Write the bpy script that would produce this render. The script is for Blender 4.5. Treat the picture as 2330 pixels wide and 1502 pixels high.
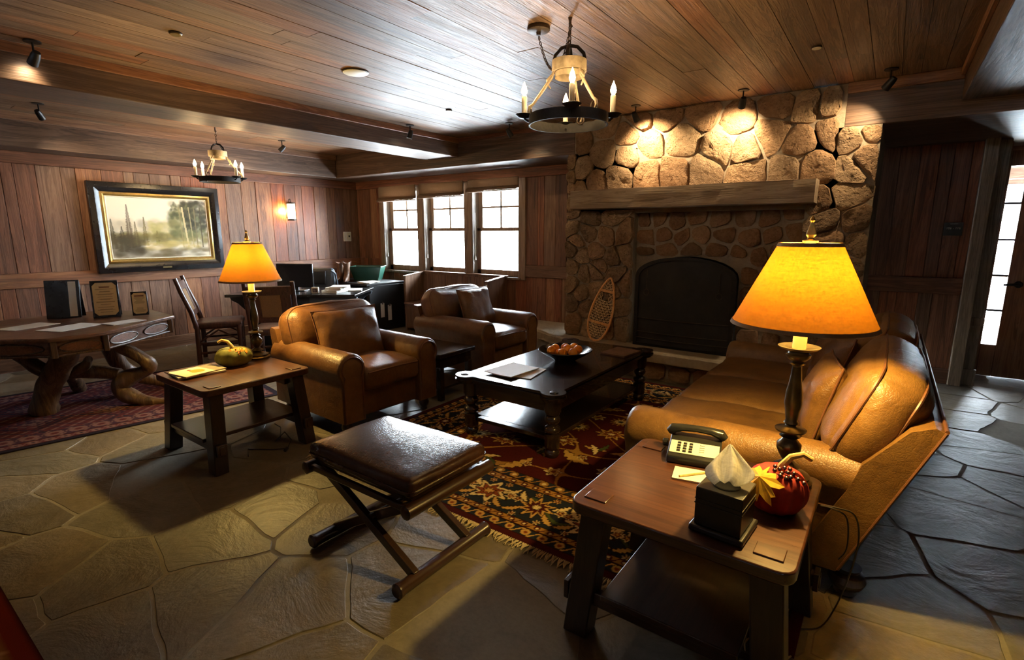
import bpy, bmesh, math, random
import numpy as np
from mathutils import Vector as V, Matrix as MX, noise as NZ
R = math.radians
rnd = random.Random(11)
S = bpy.context.scene
COL = S.collection
for o in list(bpy.data.objects):
    bpy.data.objects.remove(o)

# ---------------------------------------------------------------- camera
cam_d = bpy.data.cameras.new('camera')
cam_d.sensor_width = 36.0
cam_d.lens = 36.0 * 1172.13 / 2330.0
cam_d.clip_start = 0.05
cam = bpy.data.objects.new('camera', cam_d)
cam.location = (0, 0, 1.5)
cam.rotation_euler = (R(90 - 10.729), 0, R(36.015))
COL.objects.link(cam)
S.camera = cam

# ---------------------------------------------------------------- world, daylight, exposure
W = bpy.data.worlds.new('world')
S.world = W
W.use_nodes = True
wn = W.node_tree
bg = wn.nodes['Background']
bg.inputs['Color'].default_value = (0.80, 0.91, 1.0, 1)
bg.inputs['Strength'].default_value = 42.0

def portal(name, loc, rot, sx, sy):
    d = bpy.data.lights.new(name, 'AREA')
    d.shape = 'RECTANGLE'
    d.size, d.size_y = sx, sy
    d.cycles.is_portal = True
    o = bpy.data.objects.new(name, d)
    o.location = loc
    o.rotation_euler = rot
    COL.objects.link(o)
    return o
portal('daylight_portal', (-5.85, 5.99, 1.60), (R(-90), 0, 0), 2.6, 1.5)
portal('daylight_portal', (0.95, 7.30, 1.25), (R(-90), 0, 0), 0.14, 1.85)

S.view_settings.view_transform = 'Standard'
S.view_settings.look = 'None'
S.view_settings.gamma = 1.0
S.view_settings.use_curve_mapping = False
S.view_settings.exposure = 0.88
S.cycles.use_denoising = True
S.cycles.max_bounces = 8
S.cycles.diffuse_bounces = 6
S.cycles.glossy_bounces = 4
S.cycles.transmission_bounces = 6
S.cycles.sample_clamp_indirect = 20.0
S.cycles.caustics_reflective = False
S.cycles.caustics_refractive = False

# ---------------------------------------------------------------- node helpers
class NT:
    def __init__(s, name):
        s.m = bpy.data.materials.new(name)
        s.m.use_nodes = True
        s.t = s.m.node_tree
        s.b = s.t.nodes['Principled BSDF']
        s.out = s.t.nodes['Material Output']
    def n(s, typ, **kw):
        nd = s.t.nodes.new(typ)
        for k, v in kw.items():
            if k.startswith('i_'):
                nd.inputs[k[2:].replace('_', ' ')].default_value = v
            else:
                setattr(nd, k, v)
        return nd
    def l(s, a, b):
        s.t.links.new(a, b)
    def set(s, **kw):
        for k, v in kw.items():
            s.b.inputs[k.replace('_', ' ')].default_value = v
    def coords(s, rand=True, kind='Object', scale=(1, 1, 1)):
        tc = s.n('ShaderNodeTexCoord')
        src = tc.outputs[kind]
        if rand:
            oi = s.n('ShaderNodeObjectInfo')
            mu = s.n('ShaderNodeMath', operation='MULTIPLY')
            mu.inputs[1].default_value = 37.0
            s.l(oi.outputs['Random'], mu.inputs[0])
            ad = s.n('ShaderNodeVectorMath', operation='ADD')
            s.l(src, ad.inputs[0])
            s.l(mu.outputs[0], ad.inputs[1])
            src = ad.outputs[0]
        mp = s.n('ShaderNodeMapping')
        mp.inputs['Scale'].default_value = scale
        s.l(src, mp.inputs['Vector'])
        return mp.outputs[0]
    def noise(s, vec, scale, detail=4, rough=0.55, dist=0.0):
        nd = s.n('ShaderNodeTexNoise')
        nd.inputs['Scale'].default_value = scale
        nd.inputs['Detail'].default_value = detail
        nd.inputs['Roughness'].default_value = rough
        nd.inputs['Distortion'].default_value = dist
        s.l(vec, nd.inputs['Vector'])
        return nd.outputs['Fac']
    def ramp(s, fac, stops, interp='LINEAR'):
        cr = s.n('ShaderNodeValToRGB')
        cr.color_ramp.interpolation = interp
        el = cr.color_ramp.elements
        while len(el) < len(stops):
            el.new(0.5)
        for e, (p, c) in zip(el, stops):
            e.position = p
            e.color = (c[0], c[1], c[2], 1) if not isinstance(c, (int, float)) else (c, c, c, 1)
        s.l(fac, cr.inputs[0])
        return cr.outputs[0]
    def math(s, op, a, b=None):
        nd = s.n('ShaderNodeMath', operation=op)
        for i, v in enumerate((a, b)):
            if v is None:
                continue
            if isinstance(v, (int, float)):
                nd.inputs[i].default_value = v
            else:
                s.l(v, nd.inputs[i])
        return nd.outputs[0]
    def mix(s, fac, a, b, blend='MIX'):
        nd = s.n('ShaderNodeMix', data_type='RGBA', blend_type=blend)
        for sock, v in ((nd.inputs[0], fac), (nd.inputs[6], a), (nd.inputs[7], b)):
            if isinstance(v, (int, float)):
                sock.default_value = v
            elif isinstance(v, tuple):
                sock.default_value = (v[0], v[1], v[2], 1)
            else:
                s.l(v, sock)
        return nd.outputs[2]
    def bump(s, h, strength=0.3, dist=0.01):
        nd = s.n('ShaderNodeBump')
        nd.inputs['Strength'].default_value = strength
        nd.inputs['Distance'].default_value = dist
        s.l(h, nd.inputs['Height'])
        s.l(nd.outputs[0], s.b.inputs['Normal'])
    def color(s, c):
        s.l(c, s.b.inputs['Base Color'])

MATS = {}
def wood(name, cols, axis='X', rough=0.4, tint=None, fine=1.0, bump=0.25, coat=0.0, rvar=0.15, spec=0.5):
    """stretched-grain wood; cols dark->light; tint = palette picked per object"""
    t = NT(name)
    lo, hi = 0.7 * fine, 14.0 * fine
    sc = {'X': (lo, hi, hi), 'Y': (hi, lo, hi), 'Z': (hi, hi, lo)}[axis]
    v = t.coords(True, 'Object', sc)
    n1 = t.noise(v, 1.0, 5, 0.6, 1.2)
    n2 = t.noise(v, 6.0, 3, 0.6, 0.3)
    rings = t.math('SINE', t.math('MULTIPLY', n1, 46.0))
    rings = t.math('MULTIPLY_ADD', rings, 0.10)
    rings.node.inputs[2].default_value = 0.0
    f = t.math('ADD', t.math('ADD', t.math('MULTIPLY', n1, 0.75), rings), t.math('MULTIPLY', n2, 0.28))
    c = t.ramp(f, [(0.28, cols[0]), (0.52, cols[1]), (0.78, cols[2])])
    if tint:
        oi = t.n('ShaderNodeObjectInfo')
        k = len(tint)
        pal = t.ramp(oi.outputs['Random'], [(i / k, tint[i]) for i in range(k)], 'CONSTANT')
        c = t.mix(1.0, c, pal, 'MULTIPLY')
    t.color(c)
    r = t.math('MULTIPLY_ADD', n2, rvar * 2)
    r.node.inputs[2].default_value = rough - rvar
    t.l(r, t.b.inputs['Roughness'])
    t.set(Coat_Weight=coat, Coat_Roughness=0.12, Specular_IOR_Level=spec)
    t.bump(t.math('ADD', n2, t.math('MULTIPLY', rings, 1.5)), bump, 0.004)
    MATS[name] = t.m
    return t.m

def plain(name, col, rough=0.5, metal=0.0, spec=0.5, noise=0.0, nscale=30, bump=0.0, coat=0.0):
    t = NT(name)
    t.set(Roughness=rough, Metallic=metal, Specular_IOR_Level=spec, Coat_Weight=coat)
    v = t.coords(True)
    n = t.noise(v, nscale, 4, 0.6)
    d = tuple(x * (1 - noise) for x in col)
    u = tuple(min(1, x * (1 + noise)) for x in col)
    t.color(t.ramp(n, [(0.3, d), (0.7, u)]))
    if bump:
        t.bump(n, bump, 0.004)
    MATS[name] = t.m
    return t.m

def leather(name, dark, mid, light, rough=0.36, crack=0.4, blotch=2.2):
    t = NT(name)
    v = t.coords(True)
    n1 = t.noise(v, blotch, 5, 0.62, 0.4)
    n2 = t.noise(v, 26, 3, 0.6)
    f = t.math('ADD', t.math('MULTIPLY', n1, 0.8), t.math('MULTIPLY', n2, 0.25))
    t.color(t.ramp(f, [(0.32, dark), (0.52, mid), (0.74, light)]))
    vo = t.n('ShaderNodeTexVoronoi', feature='DISTANCE_TO_EDGE')
    vo.inputs['Scale'].default_value = 90
    t.l(v, vo.inputs['Vector'])
    e = t.math('MINIMUM', vo.outputs['Distance'], 0.12)
    wr = t.noise(v, 7, 3, 0.5, 1.5)
    h = t.math('ADD', t.math('MULTIPLY', e, 1.2), t.math('MULTIPLY', wr, 1.6))
    t.bump(h, crack, 0.006)
    r = t.math('MULTIPLY_ADD', n1, 0.22)
    r.node.inputs[2].default_value = rough - 0.1
    t.l(r, t.b.inputs['Roughness'])
    MATS[name] = t.m
    return t.m

def rock(name, cols, scale=3.0, bump=0.6, pits=True, rough=0.85, tint=None, dist=0.02, spec=0.3, fine=0.6):
    t = NT(name)
    v = t.coords(True)
    n1 = t.noise(v, scale, 7, 0.62, 0.6)
    n2 = t.noise(v, scale * 9, 5, 0.65)
    f = t.math('ADD', t.math('MULTIPLY', n1, 0.65), t.math('MULTIPLY', n2, 0.4))
    c = t.ramp(f, [(0.3, cols[0]), (0.52, cols[1]), (0.75, cols[2])])
    if tint:
        oi = t.n('ShaderNodeObjectInfo')
        k = len(tint)
        c = t.mix(1.0, c, t.ramp(oi.outputs['Random'], [(i / k, tint[i]) for i in range(k)], 'CONSTANT'), 'MULTIPLY')
    t.color(c)
    h = t.math('ADD', n1, t.math('MULTIPLY', n2, fine))
    if pits:
        vo = t.n('ShaderNodeTexVoronoi')
        vo.inputs['Scale'].default_value = scale * 14
        t.l(v, vo.inputs['Vector'])
        h = t.math('ADD', h, t.math('MULTIPLY', t.math('MINIMUM', vo.outputs['Distance'], 0.3), 0.8))
    t.bump(h, bump, dist)
    t.set(Roughness=rough, Specular_IOR_Level=spec)
    MATS[name] = t.m
    return t.m

def emit(name, col, strength):
    t = NT(name)
    t.set(Base_Color=(*col, 1), Roughness=0.5)
    t.b.inputs['Emission Color'].default_value = (*col, 1)
    t.b.inputs['Emission Strength'].default_value = strength
    MATS[name] = t.m
    return t.m

def vcol(name, rough=0.6, spec=0.3, bump=0.0, bscale=300):
    t = NT(name)
    a = t.n('ShaderNodeVertexColor', layer_name='col')
    t.color(a.outputs['Color'])
    t.set(Roughness=rough, Specular_IOR_Level=spec)
    if bump:
        v = t.coords(False)
        t.bump(t.noise(v, bscale, 3, 0.6), bump, 0.003)
    MATS[name] = t.m
    return t.m

# wood palettes
PAL = [(1.0, 0.62, 0.46), (0.80, 0.74, 0.68), (1.25, 0.92, 0.64), (0.62, 0.50, 0.44), (1.15, 0.62, 0.40), (0.95, 0.88, 0.76), (0.70, 0.50, 0.42), (1.2, 0.98, 0.72), (0.85, 0.58, 0.46)]
wood('wallwood', [(0.10, 0.05, 0.03), (0.235, 0.132, 0.08), (0.36, 0.225, 0.145)], 'Z', 0.5, PAL, 1.0, 0.3)
wood('wallwoodx', [(0.095, 0.048, 0.029), (0.21, 0.115, 0.07), (0.32, 0.19, 0.12)], 'X', 0.5, PAL, 1.0, 0.3)
wood('wallwoody', [(0.095, 0.048, 0.029), (0.21, 0.115, 0.07), (0.32, 0.19, 0.12)], 'Y', 0.5, PAL, 1.0, 0.3)
CPAL = [(1.0, 0.90, 0.80), (0.80, 0.78, 0.74), (1.05, 0.82, 0.64), (0.88, 0.85, 0.80), (1.05, 0.74, 0.56), (1.0, 0.96, 0.90), (0.72, 0.66, 0.60), (0.92, 0.90, 0.86)]
wood('ceilwood', [(0.10, 0.058, 0.036), (0.215, 0.135, 0.085), (0.33, 0.22, 0.145)], 'Y', 0.50, CPAL, 0.9, 0.75, 0.0, 0.16, 0.42)
wood('beamy', [(0.045, 0.024, 0.015), (0.11, 0.062, 0.038), (0.19, 0.115, 0.072)], 'Y', 0.5, None, 0.8, 0.4)
wood('beamx', [(0.045, 0.024, 0.015), (0.11, 0.062, 0.038), (0.19, 0.115, 0.072)], 'X', 0.5, None, 0.6, 0.5)
wood('mantelwood', [(0.15, 0.105, 0.068), (0.30, 0.22, 0.148), (0.42, 0.325, 0.23)], 'X', 0.75, None, 0.9, 0.7, 0, 0.1, 0.2)
wood('windowwood', [(0.14, 0.085, 0.052), (0.27, 0.175, 0.11), (0.38, 0.265, 0.18)], 'Z', 0.45)
wood('greywood', [(0.12, 0.09, 0.065), (0.24, 0.19, 0.145), (0.34, 0.28, 0.22)], 'Z', 0.55)
wood('darktable', [(0.030, 0.014, 0.0085), (0.042, 0.019, 0.011), (0.058, 0.026, 0.014)], 'X', 0.30, None, 1.0, 0.008, 0.25, 0.05)
wood('darktabley', [(0.030, 0.014, 0.0085), (0.042, 0.019, 0.011), (0.058, 0.026, 0.014)], 'Y', 0.30, None, 1.0, 0.008, 0.25, 0.05)
wood('darktablez', [(0.018, 0.009, 0.006), (0.028, 0.0135, 0.0085), (0.040, 0.020, 0.012)], 'Z', 0.34, None, 1.0, 0.04, 0.15, 0.05)
wood('tabletop', [(0.040, 0.0135, 0.007), (0.072, 0.025, 0.012), (0.115, 0.043, 0.019)], 'X', 0.30, None, 0.7, 0.008, 0.35, 0.06)
wood('chairwood', [(0.035, 0.012, 0.008), (0.085, 0.030, 0.018), (0.14, 0.055, 0.032)], 'Z', 0.35, None, 1.0, 0.15, 0.2)
wood('rusticwood', [(0.05, 0.020, 0.010), (0.13, 0.055, 0.026), (0.20, 0.095, 0.045)], 'Y', 0.35, None, 0.8, 0.2, 0.2)
wood('rootwood', [(0.03, 0.015, 0.008), (0.10, 0.055, 0.028), (0.19, 0.11, 0.055)], 'Z', 0.38, None, 0.5, 0.5, 0.1)
wood('inlay', [(0.10, 0.035, 0.016), (0.18, 0.07, 0.03), (0.24, 0.10, 0.045)], 'X', 0.45)
wood('settlewood', [(0.07, 0.034, 0.02), (0.17, 0.088, 0.05), (0.25, 0.145, 0.085)], 'Z', 0.45, None, 1.0, 0.2)
wood('snowwood', [(0.55, 0.24, 0.07), (0.75, 0.37, 0.12), (0.85, 0.50, 0.20)], 'Z', 0.4, None, 1.0, 0.1)
wood('doorwood', [(0.12, 0.052, 0.026), (0.24, 0.115, 0.058), (0.32, 0.17, 0.09)], 'Z', 0.4)
leather('sofaleather', (0.075, 0.032, 0.009), (0.155, 0.073, 0.019), (0.24, 0.125, 0.034), 0.40, 0.55)
leather('chairleather', (0.058, 0.023, 0.009), (0.13, 0.055, 0.018), (0.21, 0.10, 0.031), 0.36, 0.55)
leather('darkleather', (0.03, 0.012, 0.007), (0.065, 0.026, 0.015), (0.12, 0.05, 0.027), 0.24, 0.25, 2.0)
plain('piping', (0.13, 0.05, 0.022), 0.45, 0, 0.5, 0.2)
FT = [(1.0, 0.96, 0.88), (0.86, 0.86, 0.86), (1.08, 1.02, 0.90), (0.94, 0.96, 0.92), (0.80, 0.78, 0.74), (1.02, 0.94, 0.82)]
rock('flagstone', [(0.115, 0.096, 0.070), (0.175, 0.148, 0.110), (0.24, 0.206, 0.155)], 2.6, 0.7, False, 0.48, FT, 0.030, 0.45, 0.10)
rock('mortar', [(0.18, 0.155, 0.112), (0.245, 0.212, 0.158), (0.30, 0.265, 0.20)], 5, 0.4, False, 0.9, None, 0.006)
ST = [(1.0, 0.86, 0.70), (0.82, 0.66, 0.52), (1.08, 0.96, 0.80), (0.92, 0.72, 0.56), (0.74, 0.64, 0.54), (1.0, 0.80, 0.62)]
rock('fieldstone', [(0.14, 0.098, 0.066), (0.30, 0.225, 0.155), (0.46, 0.365, 0.26)], 3.2, 1.0, True, 0.9, ST, 0.045)
rock('darkstone', [(0.13, 0.084, 0.056), (0.26, 0.176, 0.118), (0.38, 0.275, 0.195)], 4.5, 1.0, True, 0.9, ST, 0.022)
rock('stonemortar', [(0.20, 0.155, 0.11), (0.29, 0.23, 0.165), (0.36, 0.29, 0.215)], 6, 0.8, False, 0.95, None, 0.012)
rock('hearthstone', [(0.22, 0.18, 0.13), (0.37, 0.31, 0.225), (0.50, 0.425, 0.32)], 2.4, 0.8, False, 0.7, None, 0.02, 0.35)
plain('iron', (0.022, 0.019, 0.017), 0.55, 0.6, 0.5, 0.3, 60, 0.2)
plain('rustiron', (0.055, 0.036, 0.024), 0.55, 0.5, 0.5, 0.4, 50, 0.2)
plain('coffeewood', (0.022, 0.012, 0.009), 0.24, 0, 0.5, 0.12, 4, 0.0, 0.3)
plain('black', (0.012, 0.012, 0.013), 0.45, 0, 0.5, 0.1)
plain('blackgloss', (0.012, 0.012, 0.014), 0.22, 0, 0.5, 0.1)
plain('soot', (0.010, 0.008, 0.007), 0.95, 0, 0.1, 0.4, 6)
plain('screenmesh', (0.024, 0.020, 0.017), 0.6, 0.3, 0.4, 0.35, 5)
plain('antique', (0.30, 0.235, 0.15), 0.55, 0.2, 0.5, 0.3, 30, 0.2)
plain('bronze', (0.085, 0.066, 0.036), 0.32, 0.85, 0.5, 0.35, 18)
plain('brass', (0.42, 0.31, 0.13), 0.28, 0.9, 0.5, 0.2, 18)
plain('candle', (0.86, 0.80, 0.62), 0.5)
plain('paper', (0.74, 0.71, 0.64), 0.65, 0, 0.3, 0.03)
plain('white', (0.72, 0.72, 0.70), 0.5, 0, 0.4, 0.02)
plain('boxblack', (0.022, 0.017, 0.014), 0.33, 0, 0.5, 0.2, 40)
plain('phoneblack', (0.018, 0.018, 0.017), 0.30, 0, 0.5, 0.1)
plain('faceplate', (0.70, 0.69, 0.60), 0.4)
plain('green', (0.015, 0.075, 0.05), 0.4, 0, 0.5, 0.1)
plain('bluegrey', (0.05, 0.065, 0.085), 0.45, 0, 0.5, 0.1)
plain('bootleather', (0.16, 0.075, 0.035), 0.45, 0, 0.5, 0.3, 20)
plain('orange', (0.85, 0.31, 0.018), 0.45, 0, 0.35, 0.12, 60, 0.3)
plain('redcloth', (0.33, 0.020, 0.012), 0.75, 0, 0.3, 0.35, 14, 0.3)
plain('greencloth', (0.155, 0.145, 0.040), 0.85, 0, 0.2, 0.25, 22, 0.3)
plain('stem', (0.50, 0.36, 0.13), 0.7, 0, 0.3, 0.25, 40, 0.5)
plain('leafyellow', (0.78, 0.44, 0.03), 0.6, 0, 0.3, 0.25, 30)
plain('leaforange', (0.72, 0.24, 0.02), 0.6, 0, 0.3, 0.3, 40)
plain('berry', (0.07, 0.010, 0.008), 0.2, 0, 0.6, 0.2)
plain('tancloth', (0.30, 0.19, 0.10), 0.8, 0, 0.2, 0.15, 120, 0.2)
plain('plaster', (0.16, 0.10, 0.065), 0.8)
plain('chrome', (0.55, 0.55, 0.56), 0.2, 0.9)
plain('fringe', (0.50, 0.40, 0.25), 0.9, 0, 0.1, 0.2, 60)
plain('webbing', (0.85, 0.62, 0.34), 0.6, 0, 0.3, 0.2, 60)
plain('darkcord', (0.03, 0.022, 0.014), 0.45)
plain('gold', (0.50, 0.33, 0.10), 0.32, 0.75, 0.5, 0.15, 40)
plain('frameblack', (0.014, 0.012, 0.012), 0.26, 0, 0.5, 0.2)
plain('magcover', (0.62, 0.56, 0.44), 0.35, 0, 0.5, 0.35, 9)
plain('magbrown', (0.16, 0.085, 0.055), 0.35, 0, 0.5, 0.5, 11)
plain('outside', (0.75, 0.80, 0.82), 0.9)
emit('bulb', (1.0, 0.68, 0.32), 190.0)
emit('spotlens', (1.0, 0.86, 0.66), 18.0)
def make_glass():
    t = NT('glass')
    tr = t.n('ShaderNodeBsdfTransparent')
    gl = t.n('ShaderNodeBsdfGlossy')
    gl.inputs['Roughness'].default_value = 0.02
    fr = t.n('ShaderNodeFresnel')
    fr.inputs[0].default_value = 1.25
    mx = t.n('ShaderNodeMixShader')
    t.l(fr.outputs[0], mx.inputs[0]); t.l(tr.outputs[0], mx.inputs[1]); t.l(gl.outputs[0], mx.inputs[2])
    t.l(mx.outputs[0], t.out.inputs[0])
    MATS['glass'] = t.m
make_glass()
def make_shade(name, col, tcol, bump):
    t = NT(name)
    v = t.coords(True, 'Object')
    w1 = t.noise(t.coords(False, 'Object', (30, 30, 260)), 1.0, 3, 0.6, 0.4)
    w2 = t.noise(t.coords(False, 'Object', (200, 200, 14)), 1.0, 3, 0.6, 0.4)
    f = t.math('ADD', t.math('MULTIPLY', w1, 0.5), t.math('MULTIPLY', w2, 0.5))
    c = t.ramp(f, [(0.36, tuple(x * 0.55 for x in tcol)), (0.6, tcol)])
    df = t.n('ShaderNodeBsdfDiffuse'); df.inputs[0].default_value = (*col, 1)
    tl = t.n('ShaderNodeBsdfTranslucent'); t.l(c, tl.inputs[0])
    mx = t.n('ShaderNodeMixShader'); mx.inputs[0].default_value = 0.55
    t.l(df.outputs[0], mx.inputs[1]); t.l(tl.outputs[0], mx.inputs[2])
    t.l(mx.outputs[0], t.out.inputs[0])
    MATS[name] = t.m
make_shade('lampshade', (0.40, 0.27, 0.14), (0.070, 0.0235, 0.0016), 0.1)
make_shade('blindcloth', (0.48, 0.34, 0.23), (0.20, 0.13, 0.08), 0.1)
make_shade('tissue', (0.92, 0.91, 0.88), (0.9, 0.88, 0.82), 0.1)
make_shade('sconceglass', (0.8, 0.7, 0.5), (1.0, 0.85, 0.55), 0.1)
# ---------------------------------------------------------------- mesh helpers
def rotz(a): return MX.Rotation(a, 4, 'Z')
def rotx(a): return MX.Rotation(a, 4, 'X')
def roty(a): return MX.Rotation(a, 4, 'Y')
def tr(x, y, z): return MX.Translation((x, y, z))
class Mb:
    def __init__(s):
        s.v = []; s.f = []
    def add(s, vs, fs, m=None):
        o = len(s.v)
        s.v += [(m @ V(p)) if m is not None else V(p) for p in vs]
        s.f += [[i + o for i in f] for f in fs]
        return s
    def box(s, x0, x1, y0, y1, z0, z1, m=None):
        vs = [(x, y, z) for z in (z0, z1) for y in (y0, y1) for x in (x0, x1)]
        fs = [[0, 2, 3, 1], [4, 5, 7, 6], [0, 1, 5, 4], [2, 6, 7, 3], [0, 4, 6, 2], [1, 3, 7, 5]]
        return s.add(vs, fs, m)
    def cbox(s, c, d, m=None):
        return s.box(c[0] - d[0] / 2, c[0] + d[0] / 2, c[1] - d[1] / 2, c[1] + d[1] / 2, c[2] - d[2] / 2, c[2] + d[2] / 2, m)
    def loft(s, rings, cap0=True, cap1=True, closed=True, m=None):
        n = len(rings[0]); vs = [p for r in rings for p in r]; fs = []
        for i in range(len(rings) - 1):
            for j in range(n if closed else n - 1):
                k = (j + 1) % n
                fs.append([i * n + j, i * n + k, (i + 1) * n + k, (i + 1) * n + j])
        if cap0: fs.append(list(range(n))[::-1])
        if cap1: fs.append([(len(rings) - 1) * n + j for j in range(n)])
        return s.add(vs, fs, m)
    def lathe(s, prof, n=20, m=None, cap0=True, cap1=True):
        rings = [[(r * math.cos(2 * math.pi * j / n), r * math.sin(2 * math.pi * j / n), z) for j in range(n)] for r, z in prof]
        return s.loft(rings, cap0, cap1, True, m)
    def tube(s, pts, r, n=8, closed=False, m=None, caps=True, flat=1.0):
        pts = [V(p) for p in pts]; N = len(pts)
        rs = r if isinstance(r, (list, tuple)) else [r] * N
        up = V((0, 0, 1)); rings = []; prev = None
        for i, p in enumerate(pts):
            if closed: t = pts[(i + 1) % N] - pts[i - 1]
            else: t = pts[min(i + 1, N - 1)] - pts[max(i - 1, 0)]
            t.normalize()
            if prev is None:
                a = up if abs(t.z) < 0.9 else V((1, 0, 0))
                u = t.cross(a).normalized()
            else:
                u = prev - t * prev.dot(t)
                if u.length < 1e-6: u = t.cross(up)
                u.normalize()
            prev = u; w = t.cross(u)
            rings.append([p + u * (rs[i] * math.cos(2 * math.pi * j / n)) + w * (rs[i] * flat * math.sin(2 * math.pi * j / n)) for j in range(n)])
        if closed: rings.append(rings[0]); return s.loft(rings, False, False, True, m)
        return s.loft(rings, caps, caps, True, m)
    def prism(s, poly, z0, z1, m=None):
        return s.loft([[(p[0], p[1], z0) for p in poly], [(p[0], p[1], z1) for p in poly]], True, True, True, m)
    def rbox(s, dx, dy, dz, r, n=3, crown=0.0, nz=0.0, seed=0, m=None, side=0.0):
        """rounded box, centred; crown bulges the top/bottom, side the sides; nz wrinkles"""
        h = (dx / 2, dy / 2, dz / 2); r = min(r, *h) * 0.999
        def axis(H):
            inner = H - r
            k = max(2, int(inner * 2 / 0.05)); k = min(k, 12)
            a = [-H + r * (1 - math.cos(i / n * math.pi / 2)) * 1.0 for i in range(n)]
            return a + [-inner + 2 * inner * i / k for i in range(k + 1)] + [-x for x in a[::-1]]
        X, Y, Z = axis(h[0]), axis(h[1]), axis(h[2])
        idx = {}; vs = []; fs = []
        def vert(x, y, z):
            key = (round(x, 5), round(y, 5), round(z, 5))
            if key in idx: return idx[key]
            c = V((max(-h[0] + r, min(h[0] - r, x)), max(-h[1] + r, min(h[1] - r, y)), max(-h[2] + r, min(h[2] - r, z))))
            d = V((x, y, z)) - c
            p = c + d.normalized() * r if d.length > 1e-9 else c
            u, v_, w = x / h[0], y / h[1], z / h[2]
            if crown: p.z += w * crown * (1 - u * u) * (1 - v_ * v_)
            if side:
                p.x += u * side * (1 - v_ * v_) * (1 - w * w); p.y += v_ * side * (1 - u * u) * (1 - w * w)
            if nz:
                q = V((p.x * 5 + seed, p.y * 5, p.z * 5))
                p += V((NZ.noise(q), NZ.noise(q + V((9, 0, 0))), NZ.noise(q + V((0, 9, 0))) * 1.4)) * nz
                q2 = V((p.x * 16 + seed, p.y * 9, p.z * 16)); p.z += NZ.noise(q2) * nz * 0.45
            idx[key] = len(vs); vs.append(p); return idx[key]
        def face(A, B, fn, flip):
            for i in range(len(A) - 1):
                for j in range(len(B) - 1):
                    q = [fn(A[i], B[j]), fn(A[i + 1], B[j]), fn(A[i + 1], B[j + 1]), fn(A[i], B[j + 1])]
                    fs.append(q[::-1] if flip else q)
        for sgn in (-1, 1):
            face(X, Y, lambda a, b: vert(a, b, sgn * h[2]), sgn < 0)
            face(X, Z, lambda a, b: vert(a, sgn * h[1], b), sgn > 0)
            face(Y, Z, lambda a, b: vert(sgn * h[0], a, b), sgn < 0)
        return s.add(vs, fs, m)
    def pillow(s, w, d, t, n=14, seed=0, nz=0.012, m=None, pinch=0.08, p=2.6, q=0.55):
        """knife-edge cushion lying in xy"""
        vs = []; fs = []
        def outl(u, v):
            return (w / 2 * u * (1 - pinch * (1 - v * v) * 0.5 * 0 - pinch * abs(u) * (1 - v * v) * 0.6), d / 2 * v * (1 - pinch * abs(v) * (1 - u * u) * 0.6))
        top = {}; bot = {}
        for i in range(n + 1):
            for j in range(n + 1):
                u = -1 + 2 * i / n; v = -1 + 2 * j / n
                x, y = outl(u, v)
                th = t / 2 * max(0, (1 - abs(u) ** p) * (1 - abs(v) ** p)) ** q
                k = NZ.noise(V((x * 7 + seed, y * 7, 0))) * nz + NZ.noise(V((x * 17 + seed, y * 11, 3))) * nz * 0.5
                e = min(1, th / (t * 0.2))
                top[i, j] = len(vs); vs.append((x, y, th + k * e))
                if i in (0, n) or j in (0, n): bot[i, j] = top[i, j]
                else: bot[i, j] = len(vs); vs.append((x, y, -th + k * e))
        for i in range(n):
            for j in range(n):
                fs.append([top[i, j], top[i + 1, j], top[i + 1, j + 1], top[i, j + 1]])
                fs.append([bot[i, j], bot[i, j + 1], bot[i + 1, j + 1], bot[i + 1, j]])
        return s.add(vs, fs, m)
    def mesh(s, name):
        me = bpy.data.meshes.new(name)
        me.from_pydata([tuple(p) for p in s.v], [], s.f)
        return me
    def build(s, name, mat, parent=None, smooth=False, bev=0.0, loc=None, rot=None, seg=2, sub=0, ang=38):
        me = s.mesh(name)
        me.materials.append(MATS[mat])
        if smooth:
            me.polygons.foreach_set('use_smooth', [True] * len(me.polygons))
            me.set_sharp_from_angle(angle=R(ang))
        return link(name, me, parent, bev, loc, rot, seg, sub)
def link(name, me, parent=None, bev=0.0, loc=None, rot=None, seg=2, sub=0):
    o = bpy.data.objects.new(name, me)
    COL.objects.link(o)
    if parent is not None: o.parent = parent
    if loc is not None: o.location = loc
    if rot is not None: o.rotation_euler = rot
    if bev:
        b = o.modifiers.new('bevel', 'BEVEL'); b.width = bev; b.segments = seg; b.limit_method = 'ANGLE'; b.angle_limit = R(35)
        me.polygons.foreach_set('use_smooth', [True] * len(me.polygons)); me.set_sharp_from_angle(angle=R(50))
    if sub:
        m_ = o.modifiers.new('sub', 'SUBSURF'); m_.levels = sub; m_.render_levels = sub
    return o
def tag(o, label, cat, group=None):
    o['label'] = label; o['category'] = cat
    if group: o['group'] = group
    return o
def thing(name, label, cat, loc=(0, 0, 0), rz=0.0, group=None):
    o = bpy.data.objects.new(name, None)
    o.empty_display_size = 0.1
    COL.objects.link(o)
    o.location = loc; o.rotation_euler = (0, 0, rz)
    return tag(o, label, cat, group)
def struct(o):
    o['kind'] = 'structure'; return o
def sempty(name, loc=(0, 0, 0)):
    o = bpy.data.objects.new(name, None); COL.objects.link(o); o.location = loc; o['kind'] = 'structure'; return o
def dup(root, loc, rz, label, group=None):
    r = root.copy(); COL.objects.link(r); r.location = loc; r.rotation_euler = (0, 0, rz)
    r['label'] = label
    if group: r['group'] = group
    for ch in list(root.children):
        c = ch.copy(); COL.objects.link(c); c.parent = r
        if ch.type == 'LIGHT': c.data = ch.data
        for g in list(ch.children):
            d = g.copy(); COL.objects.link(d); d.parent = c
    return r
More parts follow.
